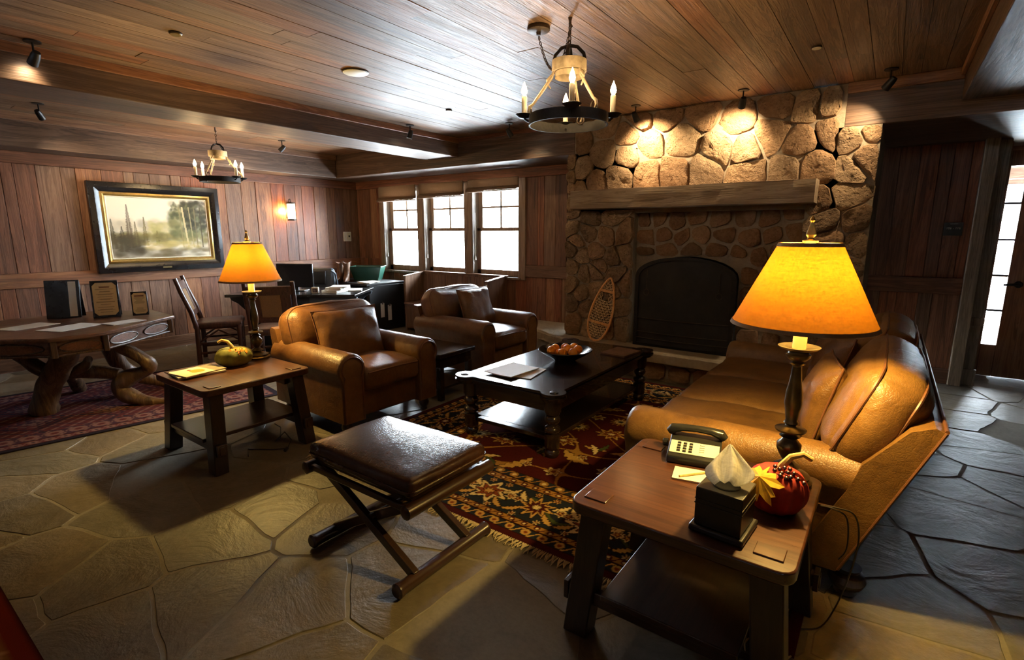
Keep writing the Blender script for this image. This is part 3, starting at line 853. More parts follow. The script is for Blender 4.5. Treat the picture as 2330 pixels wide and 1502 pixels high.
# snowshoe
t = thing('snowshoe', 'bentwood snowshoe with rawhide webbing leaning on the fireplace stones', 'snowshoe', (-2.54, 5.03, ZH + 0.012))
t.rotation_euler = (R(-9), R(11), R(6))
Hs = 0.70; out = []
for i in range(40):
    a = 2 * math.pi * i / 40
    z = Hs / 2 * (1 - math.cos(a)); s_ = z / Hs
    wdt = 0.125 * math.sin(math.pi * min(1, max(0, s_)) ** 0.72) ** 0.62
    out.append((wdt * (1 if a < math.pi else -1), 0, z))
Mb().tube(out, 0.012, 8, True).build('bent_frame', 'snowwood', t, smooth=True)
def hwid(z): 
    s_ = z / Hs; return 0.125 * math.sin(math.pi * min(1, max(0, s_)) ** 0.72) ** 0.62
for z in (0.20, 0.555):
    w_ = hwid(z); Mb().box(-w_, w_, -0.008, 0.008, z - 0.014, z + 0.014).build('crossbar', 'snowwood', t, bev=0.003)
m = Mb()
z = 0.03
while z < 0.69:
    w_ = hwid(z) - 0.004
    if w_ > 0.01 and not 0.47 < z < 0.545:
        m.tube([(x_ * w_, 0.004 * math.sin(x_ * 20), z - 0.018 * (1 - x_ * x_)) for x_ in [k / 5 - 1 for k in range(11)]], 0.0028, 5)
    z += 0.027
for k in range(-5, 6):
    x_ = k * 0.021; pts = []
    zz = 0.04
    while zz < 0.67:
        if hwid(zz) > abs(x_) + 0.004 and not (0.45 < zz < 0.55 and abs(k) < 2): pts.append((x_ + 0.008 * math.sin(zz * 115 + k * 3.14), 0, zz))
        elif len(pts) > 1: m.tube(pts, 0.0026, 5); pts = []
        zz += 0.0135
    if len(pts) > 1: m.tube(pts, 0.0026, 5)
m.build('rawhide_webbing', 'webbing', t)
# matchbox on the hearth
t = thing('matchbox', 'small cardboard matchbox standing on the hearth beside the fire screen', 'matchbox', (-0.99, 5.03, ZH), R(12))
Mb().box(-0.045, 0.045, -0.028, 0.028, 0, 0.045).build('tray', 'tancloth', t, bev=0.002)
lidm = tr(0, 0.028, 0.046) @ rotx(R(-14))
o = Mb().box(-0.046, 0.046, -0.058, 0.0, 0, 0.006, lidm).build('lid', 'candle', t)
Mb().box(-0.014, -0.008, -0.04, -0.015, 0.0062, 0.0072, lidm).box(0.006, 0.012, -0.04, -0.015, 0.0062, 0.0072, lidm).build('print', 'black', o)
# ================================================================ rugs
vcol('rugprint', 0.95, 0.05, 0.35, 420)
vcol('paint', 0.45, 0.4, 0.15, 160)
vcol('print', 0.6, 0.3)
def L(r, g, b): return np.array([(c / 255) ** 2.2 for c in (r, g, b)])
GOLD, GOLD2, CREAM, NAVY, BURG, RUST, GREEN, DK = L(196, 154, 86), L(164, 120, 60), L(220, 196, 142), L(40, 44, 52), L(76, 32, 31), L(128, 66, 40), L(70, 78, 48), L(46, 24, 22)
rg_ = np.random.RandomState(4)
def put(C, mask, col): C[mask] = col
def flower(C, X, Y, cx, cy, r, n, rot, cols, squash=1.0):
    dx, dy = X - cx, (Y - cy) / squash
    sel = (np.abs(dx) < r * 1.5) & (np.abs(dy) < r * 1.5)
    if not sel.any(): return
    d = np.hypot(dx, dy); th = np.arctan2(dy, dx) + rot
    e = d / (r * (0.80 + 0.22 * np.cos(n * th) + 0.08 * np.cos(2 * n * th + 1)))
    C[sel & (e < 1.10)] = DK
    for lim, c in zip((1.0, 0.72, 0.62, 0.34, 0.26), (cols[0], DK, cols[1], DK, cols[2])):
        C[sel & (e < lim)] = c
def leaf(C, X, Y, cx, cy, L_, w, ang, col):
    dx, dy = X - cx, Y - cy
    u = dx * math.cos(ang) + dy * math.sin(ang); v = -dx * math.sin(ang) + dy * math.cos(ang)
    v = v - 0.25 * L_ * (u / L_) ** 2
    hw = w * np.clip(1 - (u / L_) ** 2, 0, 1) * (0.8 + 0.25 * np.cos(u / L_ * 16))
    s = (np.abs(u) < L_) & (np.abs(v) < hw); C[(np.abs(u) < L_ * 1.06) & (np.abs(v) < hw + 0.006)] = DK
    C[s] = col
def guard(C, X, Y, d, s, a, b, base, c1, c2, step):
    m = (d >= a) & (d < b); C[m] = base
    mid = (a + b) / 2; w = (b - a) / 2
    ph = (s / step) % 1.0 - 0.5
    e = np.hypot(ph * step / w, (d - mid) / w)
    C[m & (e < 0.72)] = c1; C[m & (e < 0.34)] = c2
    wv = np.abs((d - mid) / w - 0.7 * np.sin(s / step * 2 * math.pi)) < 0.2
    C[m & wv & (e > 0.8)] = c1
    C[(d >= a) & (d < a + 0.006)] = DK; C[(d >= b - 0.006) & (d < b)] = DK
def persian(w, h):
    def fn(X, Y):
        C = np.zeros(X.shape + (3,)); C[:] = BURG
        dx, dy = w / 2 - np.abs(X), h / 2 - np.abs(Y)
        d = np.minimum(dx, dy); s = np.where(dx < dy, Y, X)
        r2 = np.random.RandomState(8)
        # field: vines, palmettes
        vine = np.abs(np.sin(X * 9 + 1.7 * np.sin(Y * 5)) + np.sin(Y * 11 + 1.5 * np.sin(X * 6))) < 0.10
        C[vine] = GOLD2
        xs = np.arange(-w / 2 + 0.7, w / 2 - 0.6, 0.27); ys = np.arange(-h / 2 + 0.7, h / 2 - 0.6, 0.27)
        for i, x in enumerate(xs):
            for j, y in enumerate(ys):
                px, py = x + r2.uniform(-.05, .05), y + r2.uniform(-.05, .05)
                k = (i * 2 + j * 3) % 5
                if k == 0: flower(C, X, Y, px, py, 0.115, 9, r2.uniform(0, 6), (GOLD, RUST, CREAM), 0.8)
                elif k == 1: flower(C, X, Y, px, py, 0.06, 6, r2.uniform(0, 6), (CREAM, GOLD, RUST))
                elif k == 2:
                    for q in range(3): leaf(C, X, Y, px + r2.uniform(-.05, .05), py + r2.uniform(-.05, .05), 0.09, 0.022, r2.uniform(0, 6), [GOLD, GREEN, CREAM][q])
                elif k == 3: flower(C, X, Y, px, py, 0.085, 12, r2.uniform(0, 6), (GOLD2, CREAM, NAVY))
                else:
                    leaf(C, X, Y, px, py, 0.14, 0.045, r2.uniform(0, 6), GOLD); flower(C, X, Y, px + .05, py + .04, 0.035, 5, 0, (CREAM, RUST, GOLD))
        # borders
        guard(C, X, Y, d, s, 0.52, 0.60, NAVY, GOLD2, CREAM, 0.11)
        guard(C, X, Y, d, s, 0.46, 0.52, GOLD2, BURG, CREAM, 0.08)
        B = d < 0.46
        M_ = np.zeros_like(C); M_[:] = NAVY
        vine = np.abs((d - 0.31) - 0.07 * np.sin(s * 14)) < 0.012
        M_[vine] = GREEN
        for axis in (0, 1):
            P, Q, hw, hh = (X, Y, w / 2, h / 2) if axis == 0 else (Y, X, h / 2, w / 2)
            for sg in (-1, 1):
                c0 = sg * (hh - 0.31)
                n = int(2 * hw / 0.42); 
                for i in range(n + 1):
                    u = -hw + 0.31 + i * (2 * hw - 0.62) / n
                    F = (lambda *a, **k: flower(M_, P, Q, *a, **k))
                    if i % 2: F(u, c0, 0.13, 7, 1.57 * sg, (CREAM, RUST, GOLD), 0.85)
                    else: F(u, c0, 0.10, 10, 0, (GOLD, BURG, CREAM))
                    for q in (-1, 1):
                        leaf(M_, P, Q, u + 0.13 * q, c0 + 0.06, 0.06, 0.02, 0.9 * q, CREAM); leaf(M_, P, Q, u + 0.11 * q, c0 - 0.085, 0.06, 0.02, -0.7 * q, GOLD)
                        F(u + 0.19 * q, c0 + 0.02, 0.035, 5, 0, (CREAM, RUST, GOLD)); F(u + 0.06 * q, c0 + 0.12, 0.024, 6, 0, (GOLD, RUST, CREAM)); F(u + 0.08 * q, c0 - 0.125, 0.022, 6, 0, (CREAM, RUST, GOLD))
        m = (d >= 0.165) & B; C[m] = M_[m]
        guard(C, X, Y, d, s, 0.115, 0.165, GOLD2, BURG, CREAM, 0.08)
        guard(C, X, Y, d, s, 0.045, 0.115, NAVY, GOLD, RUST, 0.10)
        C[d < 0.045] = BURG * 0.8
        nz = rg_.uniform(0.85, 1.1, X.shape)[..., None]
        return C * nz
    return fn
def fringe(parent, x0, x1, y, sgn, z, ln=0.06, step=0.009):
    m = Mb(); x = x0; r = random.Random(2)
    while x < x1:
        a = r.uniform(-0.025, 0.025); l_ = ln * r.uniform(0.6, 1.2)
        m.tube([(x, y, z), (x + a * 0.4, y + sgn * l_ * 0.5, z + r.uniform(0.0, 0.006)), (x + a, y + sgn * l_, 0.004)], [0.0035, 0.0045, 0.002], 4, caps=False)
        x += step * r.uniform(0.7, 1.3)
    o = m.build('fringe', 'fringe', parent); o['kind'] = 'stuff'; return o
RW, RH = 2.94, 3.0
rug = colgrid('persian_rug', RW, RH, 520, 520, persian(RW, RH), 'rugprint', 0.008)
rug.location = (-1.59, 3.38, 0.001); tag(rug, 'burgundy and navy oriental rug with gold palmettes under the coffee table', 'rug')
fringe(rug, -RW / 2, RW / 2, -RH / 2, -1, 0.006)
def tribal(w, h):
    P1, P2, P3, P4 = L(88, 48, 52), L(66, 46, 60), L(118, 90, 86), L(50, 44, 58)
    def fn(X, Y):
        C = np.zeros(X.shape + (3,)); C[:] = P1
        dx, dy = w / 2 - np.abs(X), h / 2 - np.abs(Y); d = np.minimum(dx, dy); s = np.where(dx < dy, Y, X)
        u, v = (X / 0.5) % 1 - 0.5, (Y / 0.5) % 1 - 0.5
        e = np.abs(u) + np.abs(v) + 0.06 * np.sign(np.sin(X * 60)) * np.sign(np.sin(Y * 60))
        C[e < 0.44] = P4; C[e < 0.36] = P1 * 1.2; C[e < 0.26] = P3; C[e < 0.20] = P2; C[e < 0.08] = P3
        z = ((X + Y) / 0.11) % 1; q = ((X - Y) / 0.11) % 1
        C[(e > 0.5) & (z < 0.25)] = P3; C[(e > 0.5) & (q < 0.2)] = P2
        guard(C, X, Y, d, s, 0.14, 0.30, P2, P3, P1, 0.14); guard(C, X, Y, d, s, 0.05, 0.14, P1, P3, P4, 0.09)
        C[d < 0.05] = P4 * 0.6
        return C * rg_.uniform(0.8, 1.15, X.shape)[..., None]
    return fn
r2_ = colgrid('runner_rug', 1.75, 3.9, 175, 390, tribal(1.75, 3.9), 'rugprint', 0.008)
r2_.location = (-5.66, 0.70, 0.001); r2_.rotation_euler = (0, 0, R(-9)); tag(r2_, 'plum and rose tribal rug lying under the rustic table', 'rug')
def redrug(w, h):
    def fn(X, Y):
        C = np.zeros(X.shape + (3,)); C[:] = L(140, 92, 52)
        d = np.minimum(w / 2 - np.abs(X), h / 2 - np.abs(Y)); s = np.where(w / 2 - np.abs(X) < h / 2 - np.abs(Y), Y, X)
        C[np.hypot((X / .2) % 1 - .5, (Y / .2) % 1 - .5) < 0.25] = L(130, 44, 26)
        guard(C, X, Y, d, s, 0.07, 0.20, L(128, 84, 44), L(168, 122, 70), L(110, 30, 20), 0.14)
        C[d < 0.07] = L(112, 40, 26); C[d < 0.02] = L(50, 20, 14)
        return C
    return fn
r3 = colgrid('red_rug', 2.2, 1.6, 110, 80, redrug(2.2, 1.6), 'rugprint', 0.008)
r3.location = (-2.95, -0.50, 0.001); tag(r3, 'red bordered rug whose corner shows in the lower left foreground', 'rug')

# ================================================================ end tables
def end_table(name, label, loc):
    t = thing(name, label, 'end table', loc, 0, 'matching dark wooden end tables')
    hx, hy, zt = 0.365, 0.365, 0.55
    c = 0.05
    poly = []
    for sx, sy in ((1, 1), (-1, 1), (-1, -1), (1, -1)):
        a0 = math.atan2(sy, sx) - math.pi / 4
        for k in range(5):
            a = a0 + k * math.pi / 8
            poly.append((sx * (hx - c) + c * math.cos(a), sy * (hy - c) + c * math.sin(a)))
    top = Mb().prism(poly, zt - 0.042, zt).build('table_top', 'tabletop', t, bev=0.006)
    for sx in (-1, 1):
        for sy in (-1, 1):
            tx, ty = sx * 0.285, sy * 0.275; bx, by = sx * 0.335, sy * 0.31
            m = Mb(); a = 0.048; b = 0.042
            m.loft([[(bx - a, by - b, 0), (bx + a, by - b, 0), (bx + a, by + b, 0), (bx - a, by + b, 0)], [(tx - a, ty - b, zt - 0.04), (tx + a, ty - b, zt - 0.04), (tx + a, ty + b, zt - 0.04), (tx - a, ty + b, zt - 0.04)]])
            m.build('leg', 'darktablez', t, bev=0.005)
            Mb().box(tx - 0.042, tx + 0.042, ty - 0.036, ty + 0.036, zt - 0.01, zt + 0.005).build('tenon', 'tabletop', top, bev=0.002)
    for sy in (-1, 1):
        y = sy * 0.30
        Mb().box(-0.40, 0.40, y - 0.018, y + 0.018, 0.13, 0.185).build('stretcher', 'darktable', t, bev=0.004)
        for sx in (-1, 1):
            Mb().box(sx * 0.385 - 0.010, sx * 0.385 + 0.010, y - 0.03, y + 0.03, 0.12, 0.195).build('wedge', 'darktable', t, bev=0.003)
    Mb().box(-0.235, 0.235, -0.345, 0.345, 0.185, 0.21).build('shelf', 'darktabley', t, bev=0.004)
    Mb().box(-0.26, 0.26, -0.24, -0.215, 0.44, 0.508).box(-0.26, 0.26, 0.215, 0.24, 0.44, 0.508).build('apron', 'darktable', t, bev=0.003)
    return t
end_table('end_table', 'dark end table beside the armchair holding the green pumpkin', (-3.63, 1.68, 0))
end_table('end_table', 'dark end table in the right foreground holding the telephone', (-0.48, 1.87, 0))
ZT = 0.551
# ================================================================ table lamps
def table_lamp(label, loc, sc=1.0, watts=54.0, rsh=0.218):
    t = thing('table_lamp', label, 'lamp', loc, rnd.uniform(0, 3), 'bronze table lamps with yellow linen shades')
    P = [(0.0, 0), (0.088, 0), (0.090, 0.012), (0.078, 0.020), (0.080, 0.030), (0.055, 0.040), (0.034, 0.048), (0.030, 0.056), (0.046, 0.064), (0.030, 0.074), (0.018, 0.084), (0.030, 0.105), (0.042, 0.130), (0.042, 0.150), (0.028, 0.165), (0.024, 0.172), (0.036, 0.180), (0.022, 0.190), (0.020, 0.196), (0.052, 0.202), (0.054, 0.208), (0.022, 0.218), (0.018, 0.224), (0.026, 0.232), (0.020, 0.242), (0.024, 0.27), (0.031, 0.31), (0.028, 0.35), (0.020, 0.40), (0.016, 0.445), (0.016, 0.452), (0.026, 0.458), (0.018, 0.466), (0.030, 0.474), (0.040, 0.484), (0.042, 0.494), (0.034, 0.500), (0.034, 0.506), (0.062, 0.516), (0.070, 0.524), (0.064, 0.524), (0.03, 0.516), (0.0, 0.516)]
    P = [(r * sc, z * sc) for r, z in P]
    Mb().lathe(P, 28).build('base', 'bronze', t, smooth=True, ang=60)
    Mb().lathe([(0.023 * sc, 0.516 * sc), (0.023 * sc, 0.63 * sc), (0.012 * sc, 0.64 * sc), (0.012 * sc, 0.66 * sc)], 16).build('candle_sleeve', 'candle', t, smooth=True)
    m = Mb()
    for sg in (-1, 1):
        m.tube([(0, sg * 0.02 * sc, 0.65 * sc), (0, sg * 0.055 * sc, 0.70 * sc), (0, sg * 0.058 * sc, 0.78 * sc), (0, sg * 0.03 * sc, 0.88 * sc), (0, 0, 0.9 * sc)], 0.0025, 6)
    m.build('harp', 'brass', t)
    n = 48; rb, rt, zb, zt = rsh * sc, 0.098 * sc, 0.602 * sc, 0.894 * sc
    rings = [[((rb + (rt - rb) * k / 8) * math.cos(2 * math.pi * j / n), (rb + (rt - rb) * k / 8) * math.sin(2 * math.pi * j / n), zb + (zt - zb) * k / 8) for j in range(n)] for k in range(9)]
    Mb().loft(rings, False, False).build('shade', 'lampshade', t, smooth=True)
    for r_, z_ in ((rb, zb), (rt, zt)):
        d_ = 0.012 * sc; up_ = -1 if z_ == zt else 1
        k = (rt - rb) / (zt - zb) * d_ * up_
        prof = [(r_ + 0.0015, z_ - 0.001 * up_), (r_ + 0.0025, z_), (r_ + k + 0.0025, z_ + d_ * up_), (r_ + k + 0.0005, z_ + d_ * up_)]
        Mb().lathe(prof, n, None, False, False).build('shade_binding', 'tancloth', t, smooth=True)
    Mb().lathe([(0.0, 0.892 * sc), (0.024, 0.894 * sc), (0.026, 0.902 * sc), (0.012, 0.908 * sc), (0.010, 0.913 * sc), (0.017, 0.922 * sc), (0.014, 0.935 * sc), (0.008, 0.955 * sc), (0.006, 0.965 * sc), (0.010, 0.971 * sc), (0.006, 0.982 * sc), (0.0, 0.988 * sc)], 16).build('finial', 'brass', t, smooth=True)
    m = Mb()
    for k in range(3):
        a = k * 2 * math.pi / 3
        m.tube([(0.012 * math.cos(a), 0.012 * math.sin(a), 0.894 * sc), (rt * math.cos(a), rt * math.sin(a), zt - 0.004)], 0.002, 5)
    m.build('spider', 'brass', t)
    ld = bpy.data.lights.new('lamp_bulb_light', 'POINT'); ld.energy = watts; ld.color = (1.0, 0.69, 0.20); ld.shadow_soft_size = 0.03
    lo = bpy.data.objects.new('lamp_bulb_light', ld); COL.objects.link(lo); lo.parent = t; lo.location = (0, 0, 0.755 * sc)
    return t
table_lamp('lit bronze lamp with yellow shade behind the green pumpkin', (-3.86, 1.975, ZT), 0.98, 42.0)
table_lamp('lit bronze lamp with yellow shade towering beside the sofa arm', (-0.235, 2.135, ZT), 1.02, 50.0, 0.236)

# ================================================================ things on the right end table
def pumpkin(name, label, loc, rz, r, h, mat, ribs, leafmat, leaf_r, stemcurve):
    t = thing(name, label, 'pumpkin', loc, rz)
    n, k = 72, 18; rings = []
    for i in range(k + 1):
        a = -math.pi / 2 + math.pi * i / k
        ring = []
        for j in range(n):
            th = 2 * math.pi * j / n
            g = 1 - 0.10 * (abs(math.cos(ribs * th / 2)) ** 6) * math.cos(a) - 0.03 * abs(math.sin(ribs * th))
            rr = r * math.cos(a) ** 0.75 * g if math.cos(a) > 1e-6 else 0.0
            rr = max(rr, 0.001)
            z = h / 2 * math.sin(a) * (1 - 0.28 * math.exp(-(rr / (r * 0.35)) ** 2)) + h / 2
            ring.append((rr * math.cos(th), rr * math.sin(th), z))
        rings.append(ring)
    zmin = min(p[2] for q in rings for p in q)
    rings = [[(p[0], p[1], p[2] - zmin) for p in q] for q in rings]
    Mb().loft(rings).build('body', mat, t, smooth=True, ang=60)
    zt = h * 0.84 - zmin
    s_ = stemcurve
    Mb().tube([(0, 0, zt - 0.02), (s_ * 0.15, 0, zt + 0.03), (s_ * 0.45, 0, zt + 0.065), (s_ * 0.9, 0, zt + 0.078), (s_ * 1.25, 0, zt + 0.062)], [0.018, 0.014, 0.011, 0.010, 0.009], 9).build('stem', 'stem', t, smooth=True)
    def mleaf(c, sz, rz_, tilt, nm='leaf'):
        pts = []
        half = [(90, 1.0), (80, 0.74), (72, 0.80), (64, 0.55), (50, 0.80), (42, 0.96), (34, 0.74), (24, 0.78), (14, 0.48), (2, 0.70), (-10, 0.80), (-26, 0.50), (-48, 0.52), (-72, 0.26), (-88, 0.50)]
        tips = half + [(180 - a_, q_) for a_, q_ in half[1:]][::-1]
        for a, q in tips: pts.append((sz * q * math.cos(R(a)), sz * q * math.sin(R(a))))
        m_ = tr(*c) @ rotz(rz_) @ rotx(tilt)
        vs = [(0, 0, 0.006)] + [(x, y, -0.35 * (x * x + y * y) / sz) for x, y in pts] + [(0, 0, 0.004)] + [(x, y, -0.35 * (x * x + y * y) / sz - 0.0015) for x, y in pts]
        N = len(pts); fs = [[0, 1 + i, 1 + (i + 1) % N] for i in range(N)] + [[N + 1, N + 2 + (i + 1) % N, N + 2 + i] for i in range(N)] + [[1 + i, N + 2 + i, N + 2 + (i + 1) % N, 1 + (i + 1) % N] for i in range(N)]
        Mb().add(vs, fs, m_).build(nm, leafmat, t)
    for (c, sz, a, tl) in leaf_r: mleaf(c, sz, a, tl)
    return t, zt
t, zt = pumpkin('fabric_pumpkin', 'red velvet pumpkin with yellow leaf beside the tissue box', (-0.232, 1.885, ZT), R(20), 0.102, 0.165, 'redcloth', 11, 'leafyellow', [((-0.064, -0.050, 0.130), 0.098, R(128), R(-48))], 0.08)
for (x, y, z) in [(-.016, -.025, .16), (-.004, -.036, .157), (.012, -.03, .16), (-.02, -.042, .153), (.0, -.052, .15), (.02, -.046, .152), (.026, -.06, .143), (.04, -.04, .148), (.05, -.055, .136), (.068, -.058, .126), (-.006, -.062, .146), (.012, -.066, .14), (.03, -.025, .155)]:
    Mb().lathe([(0.0005, -0.008), (0.0055, -0.0055), (0.008, 0), (0.0055, 0.0055), (0.0005, 0.008)], 10, tr(x, y, z + 0.004)).build('berry', 'berry', t, smooth=True)
t, zt = pumpkin('fabric_pumpkin', 'olive green velvet pumpkin with orange leaves on the left end table', (-3.79, 1.765, ZT), R(60), 0.13, 0.14, 'greencloth', 10, 'leaforange', [((0.03, -0.055, 0.130), 0.045, R(200), R(-15)), ((-0.01, -0.07, 0.125), 0.04, R(150), R(-20)), ((0.055, -0.07, 0.12), 0.05, R(225), R(-35)), ((0.08, -0.04, 0.118), 0.045, R(260), R(-35))], -0.075)
for (x, y, z) in [(.03, -.05, .128), (.045, -.07, .12), (.02, -.075, .12), (.06, -.06, .12), (.05, -.09, .11)]:
    Mb().lathe([(0.0005, -0.005), (0.005, 0), (0.0005, 0.005)], 8, tr(x, y, z + 0.004)).build('berry', 'berry', t, smooth=True)
# tissue box
t = thing('tissue_box', 'black square tissue box cover with a white tissue pulled out', 'tissue box', (-0.345, 1.650, ZT), R(-4))
Mb().box(-0.085, 0.085, -0.085, 0.085, 0, 0.022).build('plinth', 'boxblack', t, bev=0.006)
m = Mb(); m.box(-0.072, 0.072, -0.072, 0.072, 0.022, 0.150); m.build('body', 'boxblack', t, bev=0.003)
Mb().box(-0.074, 0.074, -0.074, 0.074, 0.094, 0.099).box(-0.074, 0.074, -0.074, 0.074, 0.110, 0.113).build('bead_moulding', 'boxblack', t, bev=0.001)
Mb().lathe([(0.0, 0.1505), (0.042, 0.1505), (0.044, 0.152), (0.040, 0.1535), (0.0, 0.152)], 24).build('opening', 'black', t)
rings = []
for k in range(15):
    s_ = k / 14; n = 22
    wd = 0.024 + 0.050 * math.sin(min(1, s_ / 0.46) * math.pi / 2) if s_ < 0.46 else 0.074 * (1 - ((s_ - 0.46) / 0.54) ** 1.25) + 0.004
    fr_, bk_ = [], []
    for j in range(n + 1):
        q = -1 + 2 * j / n
        y_ = 0.016 * math.sin(7.5 * q + 1.2 * s_) * (0.35 + 0.65 * math.sin(math.pi * min(1, s_ * 0.9 + 0.1))) + 0.030 * (1 - q * q) * (1 - 0.5 * s_) - 0.015
        z_ = 0.146 + 0.145 * s_ - 0.016 * abs(q) ** 1.5 * math.sin(math.pi * s_)
        x_ = wd * q + 0.006 * math.sin(3 * s_)
        fr_.append((x_, y_, z_)); bk_.append((x_ * 0.99, y_ + 0.0016 + 0.02 * (1 - q * q) * (1 - s_), z_))
    rings.append([(p[0] * math.cos(0.28) - p[1] * math.sin(0.28), p[0] * math.sin(0.28) + p[1] * math.cos(0.28), p[2]) for p in fr_ + bk_[::-1]])
Mb().loft(rings).build('tissue', 'tissue', t, smooth=True, ang=180, sub=1)
# notepad, pencil
o = Mb().box(-0.075, 0.075, -0.055, 0.055, 0, 0.006).build('notepad', 'paper', None, loc=(-0.535, 1.955, ZT), rot=(0, 0, R(12)))
tag(o, 'cream notepad lying in front of the telephone', 'notepad')
t = thing('pencil', 'wooden pencil lying across the cream notepad', 'pencil', (-0.535, 1.95, ZT + 0.0102), R(50))
Mb().tube([(-0.06, 0, 0), (0.06, 0, 0)], 0.0042, 6).build('shaft', 'stem', t)
Mb().tube([(0.06, 0, 0), (0.075, 0, 0)], [0.0042, 0.0006], 6).build('tip', 'candle', t)
# telephone
t = thing('telephone', 'black desk telephone with cream faceplate on the right end table', 'telephone', (-0.585, 2.135, ZT), R(12))
sec = [(-0.095, 0.0), (-0.095, 0.028), (-0.085, 0.036), (0.02, 0.062), (0.04, 0.068), (0.095, 0.072), (0.10, 0.06), (0.10, 0.0)]
Mb().loft([[(x, y, z) for y, z in sec] for x in (-0.105, 0.105)]).build('body', 'phoneblack', t, bev=0.006, seg=3)
ml = MX.Translation((0, 0, 0))
sl = math.atan2(0.062 - 0.036, 0.105)
pm = tr(0, -0.033, 0.0495) @ rotx(sl)
fp_ = Mb().box(-0.098, 0.098, -0.042, 0.044, 0, 0.003, pm).build('faceplate', 'faceplate', t, bev=0.002)
for i in range(3):
    for j in range(4):
        Mb().cbox((-0.062 + i * 0.024, 0.026 - j * 0.018, 0.005), (0.014, 0.010, 0.005), pm).build('key', 'black', fp_, bev=0.001)
for j in range(4):
    Mb().cbox((0.03, 0.026 - j * 0.015, 0.0035), (0.02, 0.003, 0.002), pm).build('memory_key', 'chrome', fp_)
hs = [(-0.115, 0.065, 0.078), (-0.10, 0.065, 0.094), (-0.06, 0.065, 0.103), (0, 0.065, 0.106), (0.06, 0.065, 0.103), (0.10, 0.065, 0.094), (0.115, 0.065, 0.078)]
Mb().tube(hs, [0.020, 0.027, 0.020, 0.018, 0.020, 0.027, 0.020], 12, flat=0.8).build('handset', 'phoneblack', t, smooth=True)
Mb().lathe([(0.018, 0), (0.018, 0.02), (0.012, 0.024), (0, 0.024)], 10, tr(-0.115, 0.05, 0.03) @ roty(R(-90))).build('cord_socket', 'phoneblack', t)
m = Mb()
for pts in ([(-0.10, 1.97, .565), (-0.05, 1.96, .575), (0.0, 1.99, .55), (0.02, 2.03, .45), (0.01, 2.06, .30), (-0.02, 2.1, .12), (-0.06, 2.1, .01), (-0.12, 2.05, 0.006)], [(-0.10, 1.965, .565), (-0.06, 1.955, .57), (-0.02, 1.97, .54), (-0.01, 2.0, .42), (-0.03, 2.03, .35)]):
    sm = []
    for i in range(len(pts) - 1):
        for k in range(5):
            p0, p1, p2, p3 = [V(pts[max(0, min(len(pts) - 1, i + q))]) for q in (-1, 0, 1, 2)]
            u = k / 5
            sm.append(0.5 * ((2 * p1) + (p2 - p0) * u + (2 * p0 - 5 * p1 + 4 * p2 - p3) * u * u + (3 * p1 - p0 - 3 * p2 + p3) * u ** 3))
    sm.append(V(pts[-1])); m.tube(sm, 0.0028, 6)
o = m.build('lamp_cord', 'darkcord', None, smooth=True); tag(o, 'thin dark lamp cord hanging off the right end table by the sofa', 'cord')
pts = [(-3.75, 2.0, 0.03), (-3.7, 2.02, 0.005), (-3.5, 1.9, 0.005), (-3.42, 1.82, 0.03), (-3.36, 1.86, 0.10), (-3.28, 1.86, 0.06), (-3.27, 1.82, 0.012), (-3.35, 1.75, 0.006), (-3.5, 1.66, 0.005), (-3.38, 1.6, 0.005)]
m = Mb().tube(pts, 0.004, 6); m.tube([(-3.27, 1.82, 0.014), (-3.25, 1.79, 0.012)], 0.012, 6)
o = m.build('lamp_cord', 'darkcord', None, smooth=True); tag(o, 'loose dark lamp cord lying on the floor under the left end table', 'cord')
# magazines on left end table
def food(X, Y):
    C = np.zeros(X.shape + (3,)); C[:] = L(226, 212, 180)
    C[Y > 0.06] = L(150, 140, 120)
    e = np.hypot(X / 0.10, (Y + 0.02) / 0.075); C[e < 1] = L(238, 224, 190); C[np.hypot((X - .01) / .05, (Y + .01) / .045) < 1] = L(226, 160, 60)
    C[np.hypot((X + .05) / .012, (Y + .03) / .012) < 1] = L(150, 60, 40)
    return C
o = Mb().box(-0.11, 0.11, -0.145, 0.145, 0, 0.014).build('magazine', 'magcover', None, loc=(-3.76, 1.50, ZT), rot=(0, 0, R(-7)), bev=0.002); tag(o, 'lower magazine of the pair stacked on the left end table', 'magazine', 'magazines on the left end table')
o = colgrid('magazine', 0.21, 0.275, 42, 54, food, 'print', 0.008); o.location = (-3.745, 1.495, ZT + 0.0145); o.rotation_euler = (0, 0, R(8)); tag(o, 'top magazine with a food photograph on the left end table', 'magazine', 'magazines on the left end table')

